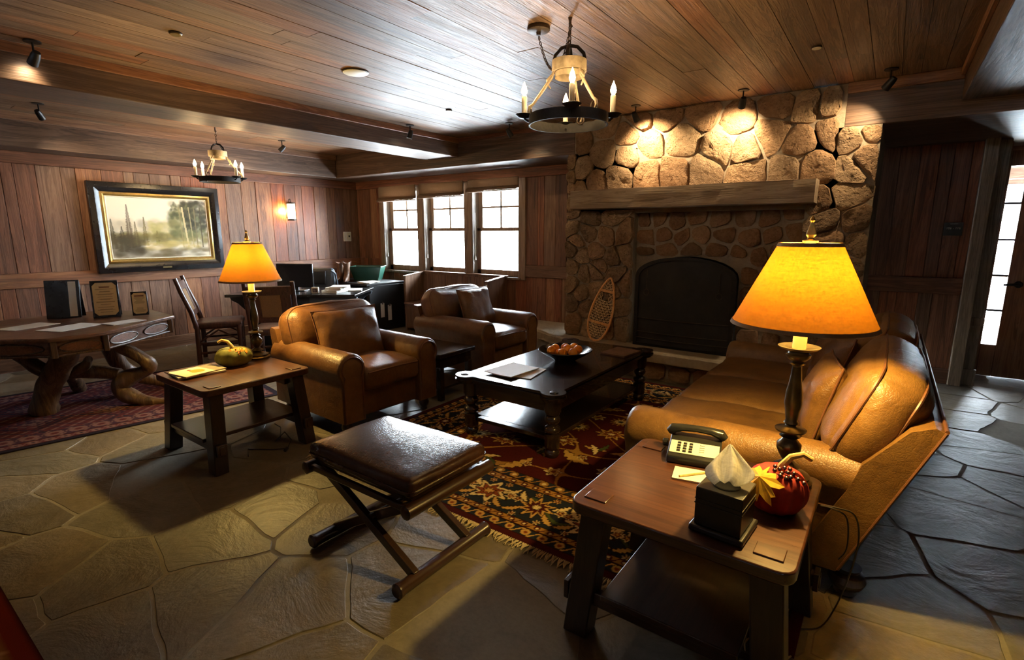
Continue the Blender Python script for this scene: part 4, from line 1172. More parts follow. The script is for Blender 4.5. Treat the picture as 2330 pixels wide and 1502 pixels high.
# ================================================================ coffee table
CT = thing('coffee_table', 'long dark wooden coffee table with turned legs and lower shelf', 'coffee table', (-2.06, 3.55, 0.0095))
zt = 0.462
top = Mb(); 
for o_, z0, z1 in ((0.0, zt - 0.016, zt), (-0.010, zt - 0.026, zt - 0.016), (0.004, zt - 0.040, zt - 0.026), (-0.014, zt - 0.058, zt - 0.040)):
    top.box(-0.405 - o_, 0.405 + o_, -0.80 - o_, 0.80 + o_, z0, z1)
    for sx in (-1, 1):
        for sy in (-1, 1):
            top.lathe([(0.085 + o_, z0 + 0.0004), (0.085 + o_, z1 + 0.0006)], 28, tr(sx * 0.372, sy * 0.767, 0))
top.build('table_top', 'coffeewood', CT, bev=0.0)
for sx in (-1, 1):
    for sy in (-1, 1):
        Mb().lathe([(0.0, 0), (0.03, 0), (0.028, 0.005), (0.012, 0.008), (0, 0.008)], 18, tr(sx * 0.385, sy * 0.78, zt)).build('corner_boss', 'coffeewood', CT, smooth=True)
        P = [(0.0, 0), (0.040, 0), (0.050, 0.02), (0.052, 0.035), (0.040, 0.055), (0.048, 0.060), (0.052, 0.075), (0.052, 0.155), (0.052, 0.16), (0.034, 0.168), (0.050, 0.180), (0.056, 0.195), (0.050, 0.212), (0.032, 0.222), (0.034, 0.232), (0.050, 0.250), (0.054, 0.268), (0.044, 0.290), (0.036, 0.296), (0.050, 0.304), (0.050, 0.318), (0.058, 0.320), (0.058, 0.41)]
        Mb().lathe(P, 24, tr(sx * 0.355, sy * 0.745, 0)).build('leg', 'coffeewood', CT, smooth=True, ang=50)
m = Mb(); m.box(-0.355, 0.355, -0.762, -0.735, 0.315, 0.41); m.box(-0.355, 0.355, 0.735, 0.762, 0.315, 0.41); m.box(-0.372, -0.345, -0.745, 0.745, 0.315, 0.41); m.box(0.345, 0.372, -0.745, 0.745, 0.315, 0.41)
m.build('apron', 'coffeewood', CT, bev=0.003)
m = Mb(); m.box(-0.36, 0.36, -0.69, 0.69, 0.105, 0.135); m.box(-0.30, 0.30, -0.75, -0.69, 0.105, 0.135); m.box(-0.30, 0.30, 0.69, 0.75, 0.105, 0.135)
m.build('shelf', 'coffeewood', CT, bev=0.004)
ZCT = zt + 0.011
# bowl and oranges
t = thing('fruit_bowl', 'wide dark turned bowl on the coffee table holding oranges', 'bowl', (-2.06, 3.57, ZCT))
P = [(0.0, 0.0), (0.085, 0.0), (0.09, 0.006), (0.11, 0.02), (0.165, 0.05), (0.208, 0.080), (0.222, 0.090), (0.217, 0.095), (0.200, 0.087), (0.155, 0.056), (0.10, 0.028), (0.0, 0.02)]
Mb().lathe(P, 40).build('body', 'blackgloss', t, smooth=True, ang=60)
ors = [(-0.115, -0.05, 0.072), (-0.075, 0.06, 0.066), (-0.03, -0.09, 0.062), (0.02, 0.0, 0.076), (0.055, -0.085, 0.062), (0.105, -0.005, 0.070), (0.085, 0.085, 0.070), (0.01, 0.085, 0.068), (-0.045, -0.02, 0.044)]
onm = ['leftmost orange in the dark bowl', 'orange at the back left of the dark bowl', 'orange at the front left of the dark bowl', 'topmost orange in the middle of the dark bowl', 'orange at the front right of the dark bowl', 'orange at the right of the dark bowl', 'orange at the far right back of the dark bowl', 'orange at the middle back of the dark bowl', 'orange half hidden in the centre of the dark bowl']
om_ = Mb(); rr_ = 0.038
om_.lathe([(max(0.0006, rr_ * math.sin(math.pi * k / 10)), -rr_ * 0.96 * math.cos(math.pi * k / 10)) for k in range(11)], 18)
ome = om_.mesh('orange'); ome.materials.append(MATS['orange']); ome.polygons.foreach_set('use_smooth', [True] * len(ome.polygons))
ca, sa = math.cos(R(36)), math.sin(R(36))
for (x, y, z), l_ in zip(ors, onm):
    o = link('orange', ome, None, 0, (-2.06 + x * ca - y * sa, 3.57 + x * sa + y * ca, ZCT + z + 0.018), (rnd.uniform(0, 3), rnd.uniform(0, 3), 0)); tag(o, l_, 'orange', 'oranges in the dark bowl')
# paper things on the coffee table
def sheet(name, label, cat, w, d, loc, rz, mat, th=0.006, curl=0.0, group=None):
    m = Mb(); n = 8; rings = []
    for i in range(n + 1):
        x = -w / 2 + w * i / n; u = i / n
        z = curl * (2 * u - 1) ** 2 + (0.0 if curl == 0 else 0.002)
        rings.append([(x, -d / 2, z), (x, d / 2, z), (x, d / 2, z + th), (x, -d / 2, z + th)])
    m.loft(rings); o = m.build(name, mat, None, loc=loc, rot=(0, 0, rz)); return tag(o, label, cat, group)
sheet('magazine', 'open pale magazine at the near end of the coffee table', 'magazine', 0.26, 0.34, (-2.20, 3.03, ZCT + 0.006), R(-4), 'paper', 0.007, 0.004)
sheet('magazine', 'pale magazine peeking from under the open one on the coffee table', 'magazine', 0.25, 0.30, (-2.12, 3.06, ZCT), R(10), 'paper', 0.005)
sheet('brochure', 'grey glossy brochure lying behind the bowl of oranges', 'brochure', 0.22, 0.28, (-2.30, 3.92, ZCT), R(-6), 'chrome', 0.003)
sheet('magazine', 'brown covered magazine at the far right end of the coffee table', 'magazine', 0.23, 0.29, (-1.80, 4.08, ZCT), R(-5), 'magbrown', 0.012)
# ================================================================ footstool
ST_ = thing('footstool', 'folding footstool with dark brown leather cushion on crossed wooden legs', 'footstool', (-1.80, 1.545, 0))
Mb().rbox(0.71, 0.50, 0.085, 0.035, 3, 0.022, 0.004, 3, tr(0, 0, 0.474)).build('cushion', 'darkleather', ST_, smooth=True, ang=70)
e_ = []
for sx, sy in ((1, 1), (-1, 1), (-1, -1), (1, -1)):
    for k in range(4):
        a = math.atan2(sy, sx) - math.pi / 4 + k * math.pi / 6; e_.append((sx * 0.32 + 0.036 * math.cos(a), sy * 0.215 + 0.036 * math.sin(a), 0.47))
Mb().tube(e_, 0.0045, 6, True).build('piping', 'darkleather', ST_, smooth=True)
for sx in (-1, 1):
    Mb().tube([(sx * 0.345, y, 0.395) for y in (-0.275, -0.27, 0.27, 0.275)], [0.018, 0.030, 0.030, 0.018], 14).build('seat_rail', 'darktabley', ST_, smooth=True)
    Mb().tube([(sx * 0.30, y, 0.036) for y in (-0.30, -0.292, -0.28, -0.272, 0.272, 0.28, 0.292, 0.30)], [0.024, 0.034, 0.034, 0.030, 0.030, 0.034, 0.034, 0.024], 14).build('foot_rail', 'darktabley', ST_, smooth=True)
for sy in (-1, 1):
    Mb().box(-0.345, 0.345, sy * 0.245 - 0.012, sy * 0.245 + 0.012, 0.385, 0.412).build('apron_rail', 'darktable', ST_, bev=0.004)
    for sx in (-1, 1):
        y = sy * 0.17 + sx * 0.017
        a, b = V((-sx * 0.30, 0, 0.05)), V((sx * 0.335, 0, 0.39)); d = (b - a).normalized(); n_ = V((-d.z, 0, d.x)) * 0.022
        m = Mb().loft([[(p + n_ * q + V((0, y + e, 0))) for q, e in ((-1, -0.016), (1, -0.016), (1, 0.016), (-1, 0.016))] for p in (a, b)]); m.build('leg', 'darktable', ST_, bev=0.004)
Mb().tube([(0.016, -0.19, 0.226), (0.016, 0.19, 0.226)], 0.016, 10).build('pivot_rod', 'darktabley', ST_, smooth=True)
Mb().box(-0.33, 0.33, -0.21, 0.21, 0.405, 0.418).build('seat_board', 'darktable', ST_)
# ================================================================ sofa
SO = thing('sofa', 'brown leather three-seat sofa facing the coffee table', 'sofa', (-0.40, 3.46, 0))
def sb(m, name, mat='sofaleather', **k): return m.build(name, mat, SO, loc=(0.40, -3.46, 0), **k)
def xr(z): return -0.04 + (z - 0.12) / 0.67 * 0.275
def arm_section(yc, sg, rad=0.115, zc=0.505, zb=0.12, inner=0.09):
    pts = [(yc + sg * -inner, zb), (yc - sg * inner, zc - 0.06)]
    for k in range(13):
        a = R(200 - k * 235 / 12)
        pts.append((yc + sg * rad * math.cos(a) * 1.0, zc + rad * math.sin(a)))
    pts += [(yc + sg * 0.085, zc - 0.115), (yc + sg * 0.088, zb)]
    return pts
for sg, yc in ((-1, 2.45), (1, 4.46)):
    sec = arm_section(yc, sg)
    cyy, czz = yc, 0.40
    rings = []
    for x, s_ in ((-1.0, 0.86), (-0.995, 0.93), (-0.975, 0.985), (-0.95, 1.0), (-0.5, 1.0), (-0.15, 1.0)):
        rings.append([(x, cyy + (y - cyy) * s_, czz + (z - czz) * (s_ if z > czz else 1)) for y, z in sec])
    rings.append([(xr(z) - 0.02, y, z) for y, z in sec])
    sb(Mb().loft(rings), 'arm', smooth=True, ang=50)
    ys = yc + sg * 0.09
    sb(Mb().tube([(-0.96, ys, 0.385), (-0.5, ys, 0.385), (xr(0.385) - 0.015, ys, 0.385)], 0.005, 6), 'seam_welt', 'piping', smooth=True)
    sb(Mb().tube([(-0.96, ys, 0.125), (-0.5, ys, 0.125), (xr(0.125) - 0.015, ys, 0.125)], 0.006, 6), 'seam_welt', 'piping', smooth=True)
# back frame, leaning
sec = [(-0.04, 0.12), (xr(0.45), 0.45), (xr(0.70), 0.70), (xr(0.79) + 0.005, 0.785), (xr(0.79) - 0.03, 0.80), (xr(0.79) - 0.10, 0.77), (0.0, 0.60), (-0.03, 0.50), (-0.16, 0.20), (-0.16, 0.12)]
sb(Mb().loft([[(x, y, z) for x, z in sec] for y in (2.333, 2.36, 3.46, 4.55, 4.575)]), 'back_frame', smooth=True, ang=40)
sb(Mb().tube([(xr(0.79) + 0.002, y, 0.793) for y in (2.333, 3.0, 4.0, 4.575)], 0.007, 8), 'back_welt', 'piping', smooth=True)
for ye in (2.331,):
    sb(Mb().tube([(xr(z) + 0.002, ye, z) for z in (0.13, 0.4, 0.6, 0.79)], 0.006, 6), 'back_welt', 'piping', smooth=True)
sb(Mb().box(-0.93, -0.04, 2.40, 4.50, 0.12, 0.33), 'base', bev=0.02)
for i in range(3):
    y = 2.54 + 0.623 * (i + 0.5)
    c = sb(Mb().rbox(0.80, 0.615, 0.17, 0.055, 4, 0.028, 0.010, i * 7.3, tr(-0.61, y, 0.415)), 'seat_cushion', smooth=True, ang=80)
for i, (y, ln) in enumerate(((2.90, 1.0), (3.93, 1.02))):
    M_ = tr(0.02, y, 0.735) @ roty(R(22))
    sb(Mb().rbox(0.25, ln, 0.46, 0.10, 5, 0.03, 0.010, 20 + i * 9, M_, 0.04), 'back_cushion', smooth=True, ang=80)
    for dx in (-0.075, 0.075):
        sb(Mb().tube(box_loop(0.25, ln, 0.46, 0.10, 0.03, 0.04, dx, M_), 0.006, 6, True), 'piping', 'piping', smooth=True)
for x, y in ((0.0, 2.40), (-0.86, 2.42), (0.0, 4.50), (-0.86, 4.48)):
    sb(Mb().lathe([(0, 0), (0.036, 0), (0.044, 0.012), (0.036, 0.026), (0.058, 0.042), (0.070, 0.068), (0.062, 0.095), (0.042, 0.105), (0.05, 0.125)], 20, tr(x, y, 0.0 if y < 2.41 and x > -0.5 else 0.008)), 'foot', 'darktablez', smooth=True)
def throw(name, label, loc, rot, w, d, t_, mat, seed, group):
    t = thing(name, label, 'pillow', loc, 0, group)
    t.rotation_euler = rot
    Mb().pillow(w, d, t_, 18, seed, 0.02).build('cover', mat, t, smooth=True, ang=80)
    n = 10; e = []
    def ol(u, v): return (w / 2 * u * (1 - 0.08 * abs(u) * (1 - v * v) * 0.6), d / 2 * v * (1 - 0.08 * abs(v) * (1 - u * u) * 0.6), 0)
    for i in range(n): e.append(ol(-1 + 2 * i / n, -1))
    for i in range(n): e.append(ol(1, -1 + 2 * i / n))
    for i in range(n): e.append(ol(1 - 2 * i / n, 1))
    for i in range(n): e.append(ol(-1, 1 - 2 * i / n))
    Mb().tube(e, 0.005, 6, True).build('piping', 'piping', t, smooth=True)
    return t
GP = 'brown leather throw pillows'
throw('throw_pillow', 'leather throw pillow nearest the lamp on the sofa', (-0.20, 2.86, 0.70), (R(76), R(0), R(-80)), 0.44, 0.42, 0.17, 'sofaleather', 4, GP)
throw('throw_pillow', 'darker leather throw pillow at the middle of the sofa', (-0.22, 3.60, 0.71), (R(76), R(3), R(-72)), 0.44, 0.44, 0.17, 'chairleather', 14, GP)
# ================================================================ armchairs
def armchair(label, loc, rz):
    t = thing('armchair', label, 'armchair', loc, rz, 'matching brown leather armchairs')
    B = lambda m, n, mat='chairleather', **k: m.build(n, mat, t, **k)
    B(Mb().box(-0.44, 0.43, -0.40, 0.40, 0.12, 0.34), 'base', bev=0.02)
    for sg in (-1, 1):
        yc = sg * 0.365
        sec = arm_section(yc, sg, 0.115, 0.525, 0.12, 0.10)
        rings = []
        for x, s_ in ((-0.50, 0.93), (-0.48, 0.99), (-0.3, 1.0), (0.2, 1.0), (0.455, 1.0), (0.475, 0.98), (0.485, 0.93)):
            rings.append([(x, yc + (y - yc) * s_, 0.40 + (z - 0.40) * (s_ if z > 0.4 else 1)) for y, z in sec])
        B(Mb().loft(rings), 'arm', smooth=True, ang=50)
        # scroll welt and facing
        sc = [(0.49, yc + sg * 0.088 * math.cos(R(a)), 0.525 + 0.088 * math.sin(R(a))) for a in range(-40, 225, 15)]
        sc = [(0.487, yc + sg * 0.075, 0.13), (0.487, yc + sg * 0.075, 0.44)] + sc + [(0.487, yc - sg * 0.080, 0.44), (0.487, yc - sg * 0.080, 0.13)]
        B(Mb().tube(sc, 0.006, 6), 'arm_welt', 'piping', smooth=True)
    B(Mb().rbox(0.70, 0.53, 0.17, 0.05, 4, 0.03, 0.008, loc[0] * 3, tr(0.15, 0, 0.415)), 'seat_cushion', smooth=True, ang=80)
    B(Mb().tube([(0.50, -0.24, 0.47), (0.502, 0.0, 0.475), (0.50, 0.24, 0.47)], 0.005, 6), 'seat_welt', 'piping', smooth=True)
    # back: frame plus big boxed cushion spilling over the arms
    sec = [(-0.42, 0.12), (-0.50, 0.45), (-0.545, 0.70), (-0.52, 0.73), (-0.46, 0.72), (-0.36, 0.45), (-0.33, 0.12)]
    B(Mb().loft([[(x, y, z) for x, z in sec] for y in (-0.44, -0.42, 0.42, 0.44)]), 'back_frame', smooth=True, ang=40)
    M_ = tr(-0.335, 0, 0.70) @ roty(R(-17))
    B(Mb().rbox(0.26, 0.84, 0.39, 0.12, 6, 0.025, 0.009, loc[1] * 3, M_, 0.02), 'back_cushion', smooth=True, ang=80)
    for dx in (-0.07, 0.07):
        B(Mb().tube(box_loop(0.26, 0.84, 0.39, 0.12, 0.025, 0.02, dx, M_), 0.005, 6, True), 'piping', 'piping', smooth=True)
    for x in (-0.40, 0.40):
        for y in (-0.38, 0.38):
            B(Mb().lathe([(0, 0), (0.024, 0), (0.028, 0.012), (0.024, 0.026), (0.038, 0.045), (0.044, 0.068), (0.036, 0.1), (0.036, 0.125)], 16, tr(x, y, 0.0)), 'foot', 'darktablez', smooth=True)
    return t
armchair('brown leather armchair beside the left end table, lit golden by the lamp', (-3.53, 2.63, 0), R(-2.5))
armchair('brown leather armchair farther back, beside the hearth', (-3.58, 4.27, 0), R(-2))
throw('throw_pillow', 'square leather throw pillow on the lamplit armchair', (-3.55, 2.60, 0.675), (R(90), R(0), R(90 - 4)), 0.60, 0.44, 0.18, 'chairleather', 31, GP).rotation_euler = (R(72), 0, R(86))
throw('throw_pillow', 'square leather throw pillow on the armchair by the hearth', (-3.62, 4.32, 0.69), (R(72), 0, R(88)), 0.50, 0.44, 0.17, 'chairleather', 41, GP)
# small dark table between the chairs
t = thing('side_table', 'low dark side table squeezed between the two armchairs', 'side table', (-3.38, 3.43, 0))
Mb().box(-0.28, 0.28, -0.24, 0.24, 0.40, 0.44).build('table_top', 'coffeewood', t, bev=0.008)
Mb().box(-0.25, 0.25, -0.21, 0.21, 0.30, 0.40).build('apron', 'coffeewood', t, bev=0.004)
for x in (-0.23, 0.23):
    for y in (-0.19, 0.19): Mb().box(x - 0.025, x + 0.025, y - 0.025, y + 0.025, 0.0, 0.31).build('leg', 'coffeewood', t, bev=0.004)
Mb().box(-0.24, 0.24, -0.20, 0.20, 0.10, 0.12).build('shelf', 'coffeewood', t)

# ================================================================ rustic table at the left
RT = thing('rustic_table', 'rustic many-sided table on twisted root legs by the painting', 'table', (-5.58, 1.38, 0.009))
poly = [(-5.3, .55), (-4.86, .98), (-4.86, 1.32), (-5.32, 1.98), (-5.86, 2.0), (-6.25, 1.62), (-6.25, 1.0), (-5.88, .55)]
lp_ = [(x + 5.58, y - 1.38) for x, y in poly]
ZR = 0.735
Mb().prism(lp_, ZR - 0.032, ZR).build('table_top', 'rusticwood', RT, bev=0.008)
ap = [(x * 0.93, y * 0.93) for x, y in lp_]
Mb().prism(ap, ZR - 0.145, ZR - 0.032).build('apron', 'rusticwood', RT, bev=0.004)
for i in range(8):
    a, b = V((*ap[i], 0)), V((*ap[(i + 1) % 8], 0)); d = (b - a); Ln = d.length; d.normalize(); nrm = V((d.y, -d.x, 0))
    k = 2 if Ln > 0.6 else 1
    for q in range(k):
        c0 = a + d * Ln * (q + 0.5) / k; w_ = Ln / k * 0.40; pts = []
        m = Mb(); P0 = [c0 + d * (w_ * math.cos(2 * math.pi * j / 20)) + V((0, 0, ZR - 0.09 + 0.038 * math.sin(2 * math.pi * j / 20))) for j in range(20)]
        m.loft([[p for p in P0], [p + nrm * 0.006 for p in P0]]); m.build('inlay_panel', 'inlay', RT)
        Mb().tube([p + nrm * 0.006 for p in P0], 0.006, 6, True).build('twig_border', 'rootwood', RT, smooth=True)
    Mb().tube([a + V((0, 0, ZR - 0.145)) + nrm * .004, b + V((0, 0, ZR - 0.145)) + nrm * .004], 0.009, 6).build('twig_border', 'rootwood', RT, smooth=True)
    Mb().box(-0.02, 0.02, -0.02, 0.02, ZR - 0.16, ZR - 0.03, tr(a.x, a.y, 0)).build('corner_block', 'rootwood', RT, bev=0.006)
def root(pts, rad, sd):
    P = [V((x + 5.58, y - 1.38, z)) for x, y, z in pts]; out = []; rr = []
    for i in range(len(P) - 1):
        for k in range(6):
            p0, p1, p2, p3 = [P[max(0, min(len(P) - 1, i + q))] for q in (-1, 0, 1, 2)]; u = k / 6
            c = 0.5 * ((2 * p1) + (p2 - p0) * u + (2 * p0 - 5 * p1 + 4 * p2 - p3) * u * u + (3 * p1 - p0 - 3 * p2 + p3) * u ** 3)
            out.append(c + V((NZ.noise(c * 7 + V((sd, 0, 0))), NZ.noise(c * 7 + V((0, sd, 0))), 0)) * 0.012)
            rr.append((rad[i] + (rad[i + 1] - rad[i]) * u) * (1 + 0.22 * NZ.noise(c * 11 + V((sd, 3, 1)))))
    out.append(P[-1]); rr.append(rad[-1])
    Mb().tube(out, rr, 12).build('root_leg', 'rootwood', RT, smooth=True, ang=80)
root([(-5.25, 1.18, .61), (-5.36, 1.12, .42), (-5.52, 1.06, .22), (-5.60, 1.03, .02)], [.085, .095, .09, .10], 1)
root([(-5.22, 1.40, .61), (-5.12, 1.58, .46), (-5.10, 1.66, .34), (-5.30, 1.52, .22), (-5.30, 1.50, .12), (-5.18, 1.62, .03), (-5.05, 1.76, .012)], [.05, .05, .055, .075, .07, .05, .02], 5)
root([(-5.52, 1.50, .60), (-5.60, 1.56, .38), (-5.66, 1.70, .18), (-5.58, 1.98, .02)], [.06, .07, .065, .035], 9)
root([(-5.66, 1.20, .60), (-5.82, 1.22, .40), (-5.98, 1.32, .2), (-6.12, 1.40, .012)], [.06, .07, .06, .05], 13)
root([(-5.62, 1.15, .30), (-5.45, 1.35, .31), (-5.30, 1.50, .28)], [.045, .055, .05], 17)
root([(-5.50, 1.22, .32), (-5.42, 1.30, .38), (-5.38, 1.32, .44)], [.045, .04, .03], 21)
root([(-5.75, .86, .60), (-5.62, .98, .46), (-5.48, 1.08, .34)], [.05, .055, .05], 25)
# menu stands
def menu(X, Y):
    C = np.zeros(X.shape + (3,)); C[:] = L(214, 190, 142)
    rr = np.random.RandomState(3); ln = ((Y * 160) % 1 < 0.30) & (np.abs(X) < 0.4 * (X.max() - X.min()) * (0.75 + 0.25 * np.sin(np.floor(Y * 160) * 7.3)))
    ln &= (np.abs(Y) < 0.42 * (Y.max() - Y.min())); C[ln] = L(150, 128, 92)
    hd = (np.abs(Y - 0.36 * (Y.max() - Y.min())) < 0.006) & (np.abs(X) < 0.035); C[hd] = L(110, 70, 50)
    return C
def menu_stand(label, loc, rz, w, h, single=True):
    t = thing('menu_stand', label, 'menu stand', loc, rz, 'menu stands on the rustic table')
    M_ = rotx(R(-12))
    Mb().box(-w / 2, w / 2, -0.006, 0.006, 0.0, h, M_).build('front_board', 'frameblack', t, bev=0.003)
    Mb().box(-w / 2, w / 2, -0.004, 0.004, 0.0, h, tr(0, 2 * h * math.sin(R(12)), 0) @ rotx(R(12))).build('back_board', 'frameblack', t, bev=0.003)
    o = colgrid('menu_card', w * 0.86, h * 0.88, 40, 60, menu, 'print', 0.0, t)
    o.matrix_local = M_ @ tr(0, -0.008, h / 2) @ rotx(R(90))
    for sx in (-1, 1):
        for z_ in (h * 0.06, h * 0.94):
            s2 = 1 if z_ < h / 2 else -1
            Mb().add([(sx * w * 0.43, -0.0095, z_), (sx * w * 0.30, -0.0095, z_), (sx * w * 0.43, -0.0095, z_ + s2 * w * 0.14)], [[0, 1, 2]], M_).build('corner_holder', 'frameblack', t)
    return t
ZRT = ZR + 0.0095
menu_stand('tall menu stand with a cream printed card in the middle of the rustic table', (-5.66, 1.57, ZRT), R(70), 0.20, 0.335)
menu_stand('small menu stand with a cream card at the right of the rustic table', (-5.57, 1.80, ZRT), R(70), 0.125, 0.22)
t = thing('menu_folder', 'dark standing folder with a strip of white paper showing, on the rustic table', 'folder', (-5.93, 1.33, ZRT), R(60))
Mb().box(-0.125, 0.125, -0.005, 0.005, 0, 0.34, rotx(R(-10))).build('cover', 'frameblack', t, bev=0.003)
Mb().box(0.045, 0.10, -0.009, -0.006, 0.012, 0.325, rotx(R(-10))).build('paper_strip', 'white', t)
Mb().box(-0.125, 0.125, -0.004, 0.004, 0, 0.34, tr(0, 0.118, 0) @ rotx(R(10))).build('back_cover', 'frameblack', t, bev=0.003)
sheet('leaflet', 'cream leaflet at the left edge of the rustic table', 'leaflet', 0.22, 0.34, (-5.62, 1.02, ZRT), R(25), 'paper', 0.003, 0, 'leaflets on the rustic table')
sheet('leaflet', 'large cream leaflet in front of the tall menu stand', 'leaflet', 0.24, 0.36, (-5.30, 1.22, ZRT), R(25), 'paper', 0.003, 0, 'leaflets on the rustic table')
sheet('leaflet', 'white leaflet stack in front of the small menu stand', 'leaflet', 0.16, 0.27, (-5.23, 1.56, ZRT), R(15), 'paper', 0.006, 0, 'leaflets on the rustic table')

# ================================================================ wooden chairs and desk
def wood_chair(label, loc, rz):
    t = thing('wooden_chair', label, 'chair', loc, rz, 'red-brown log dining chairs')
    # faces +x
    for sy in (-1, 1):
        y = sy * 0.23
        Mb().tube([(-0.22, y, 0), (-0.21, y, 0.42), (-0.25, y, 0.62), (-0.33, y, 0.85), (-0.37, y, 1.0)], [0.027, 0.027, 0.027, 0.025, 0.022], 10).build('back_post', 'chairwood', t, smooth=True)
        Mb().tube([(0.21, y, 0), (0.21, y, 0.45)], 0.026, 10).build('leg', 'chairwood', t, smooth=True)
        for z in (0.14, 0.25): Mb().tube([(-0.22, y, z), (0.21, y, z)], 0.014, 8).build('stretcher', 'chairwood', t, smooth=True)
        Mb().tube([(-0.2, y, 0.27), (0.0, y, 0.40), (0.2, y, 0.27)], 0.011, 8).build('brace', 'chairwood', t, smooth=True)
    for x in (-0.22, 0.21): Mb().tube([(x, -0.23, 0.2), (x, 0.23, 0.2)], 0.014, 8).build('stretcher', 'chairwood', t, smooth=True)
    Mb().rbox(0.50, 0.48, 0.075, 0.03, 3, 0.015, 0, 0, tr(0.0, 0, 0.45)).build('seat', 'chairwood', t, smooth=True)
    def bx(z): return -0.25 - 0.12 * (z - 0.6) / 0.38 - 0.005
    for z0, z1 in ((0.86, 0.955), (0.56, 0.62)):
        Mb().box(-0.014, 0.014, -0.22, 0.22, -(z1 - z0) / 2, (z1 - z0) / 2, tr(bx((z0 + z1) / 2), 0, (z0 + z1) / 2) @ roty(R(-17))).build('back_rail', 'chairwood', t, bev=0.004)
    for y in (-0.15, 0.15):
        Mb().box(-0.012, 0.012, y - 0.05, y + 0.05, -0.14, 0.14, tr(bx(0.74), 0, 0.74) @ roty(R(-17))).build('back_splat', 'chairwood', t, bev=0.003)
    Mb().box(-0.008, 0.008, -0.10, 0.10, -0.14, 0.14, tr(bx(0.74), 0, 0.74) @ roty(R(-17))).build('back_panel', 'tancloth', t, bev=0.003)
    return t
wood_chair('red-brown wooden chair seen side-on between rustic table and desk', (-6.35, 2.84, 0), R(60))
wood_chair('red-brown wooden chair with its back turned, behind the lamplit armchair', (-5.42, 3.04, 0), R(140))
DK_ = thing('writing_desk', 'dark painted writing desk with curved end brackets, piled with papers', 'desk', (-6.20, 3.86, 0), R(36))
# local x along the long front edge, y to the back
Mb().box(-0.82, 0.80, -0.42, 0.46, 0.705, 0.74).build('desk_top', 'blackgloss', DK_, bev=0.006)
br = [(-0.80, 0.70), (-0.78, 0.66), (-0.70, 0.62), (-0.62, 0.54), (-0.56, 0.42), (-0.54, 0.25), (-0.54, 0.0), (-0.2, 0.0), (-0.2, 0.70)]
Mb().loft([[(x, y, z) for x, z in br] for y in (-0.34, -0.30)]).build('end_bracket', 'black', DK_, bev=0.003)
Mb().loft([[(x, y, z) for x, z in br] for y in (0.36, 0.40)]).build('end_bracket', 'black', DK_, bev=0.003)
br2 = [(-x, z) for x, z in br]
Mb().loft([[(x, y, z) for x, z in br2] for y in (-0.34, -0.30)]).build('end_bracket', 'bluegrey', DK_, bev=0.003)
Mb().loft([[(x, y, z) for x, z in br2] for y in (0.36, 0.40)]).build('end_bracket', 'bluegrey', DK_, bev=0.003)
Mb().box(-0.20, 0.20, -0.32, 0.40, 0.02, 0.70).build('pedestal', 'black', DK_, bev=0.004)
Mb().box(0.50, 0.54, -0.30, 0.36, 0.0, 0.70).build('side_panel', 'bluegrey', DK_, bev=0.004)
m = Mb(); m.box(0.54, 0.555, -0.28, 0.34, 0.60, 0.68); m.box(0.54, 0.555, -0.28, -0.21, 0.05, 0.60); m.box(0.54, 0.555, 0.27, 0.34, 0.05, 0.60); m.box(0.54, 0.555, -0.21, 0.27, 0.05, 0.12); m.build('panel_moulding', 'bluegrey', DK_, bev=0.003)
def on_desk(x, y): 
    c, s = math.cos(R(36)), math.sin(R(36)); return (-6.20 + x * c - y * s, 3.86 + x * s + y * c, 0.7405)
t = thing('computer_monitor', 'black computer monitor seen from behind on the desk', 'monitor', on_desk(-0.10, 0.0), R(30))
Mb().box(-0.25, 0.25, -0.015, 0.015, 0.05, 0.36).build('screen_back', 'blackgloss', t, bev=0.01)
Mb().box(-0.12, 0.12, -0.02, 0.14, 0.0, 0.012).build('stand_foot', 'black', t, bev=0.004); Mb().box(-0.03, 0.03, 0.01, 0.03, 0.0, 0.2).build('stand_neck', 'black', t)
t = thing('desk_clock', 'small cream square clock at the front of the desk', 'clock', on_desk(0.26, -0.28), R(36))
Mb().box(-0.045, 0.045, -0.02, 0.02, 0, 0.08).build('case', 'faceplate', t, bev=0.008); Mb().box(-0.026, 0.026, -0.022, -0.019, 0.018, 0.062).build('dial_frame', 'black', t); Mb().box(-0.018, 0.018, -0.024, -0.021, 0.025, 0.055).build('dial', 'chrome', t)
for k, (x, y, w_, d_, h_, z_, a, l_) in enumerate([(0.46, -0.10, 0.22, 0.30, 0.035, 0, 20, 'thick paper stack at the bottom of the pile on the desk'), (0.48, -0.08, 0.21, 0.28, 0.03, 0.0355, 28, 'middle paper stack of the pile on the desk'), (0.50, -0.06, 0.22, 0.29, 0.008, 0.066, 45, 'tilted top sheets on the paper pile on the desk'), (0.62, 0.12, 0.22, 0.28, 0.012, 0, 50, 'loose papers spread at the right rear of the desk')]):
    p = on_desk(x, y); o = Mb().box(-w_ / 2, w_ / 2, -d_ / 2, d_ / 2, 0, h_).build('paper_stack', 'paper', None, loc=(p[0], p[1], p[2] + z_), rot=(0, 0, R(a)), bev=0.002); tag(o, l_, 'papers', 'papers on the writing desk')
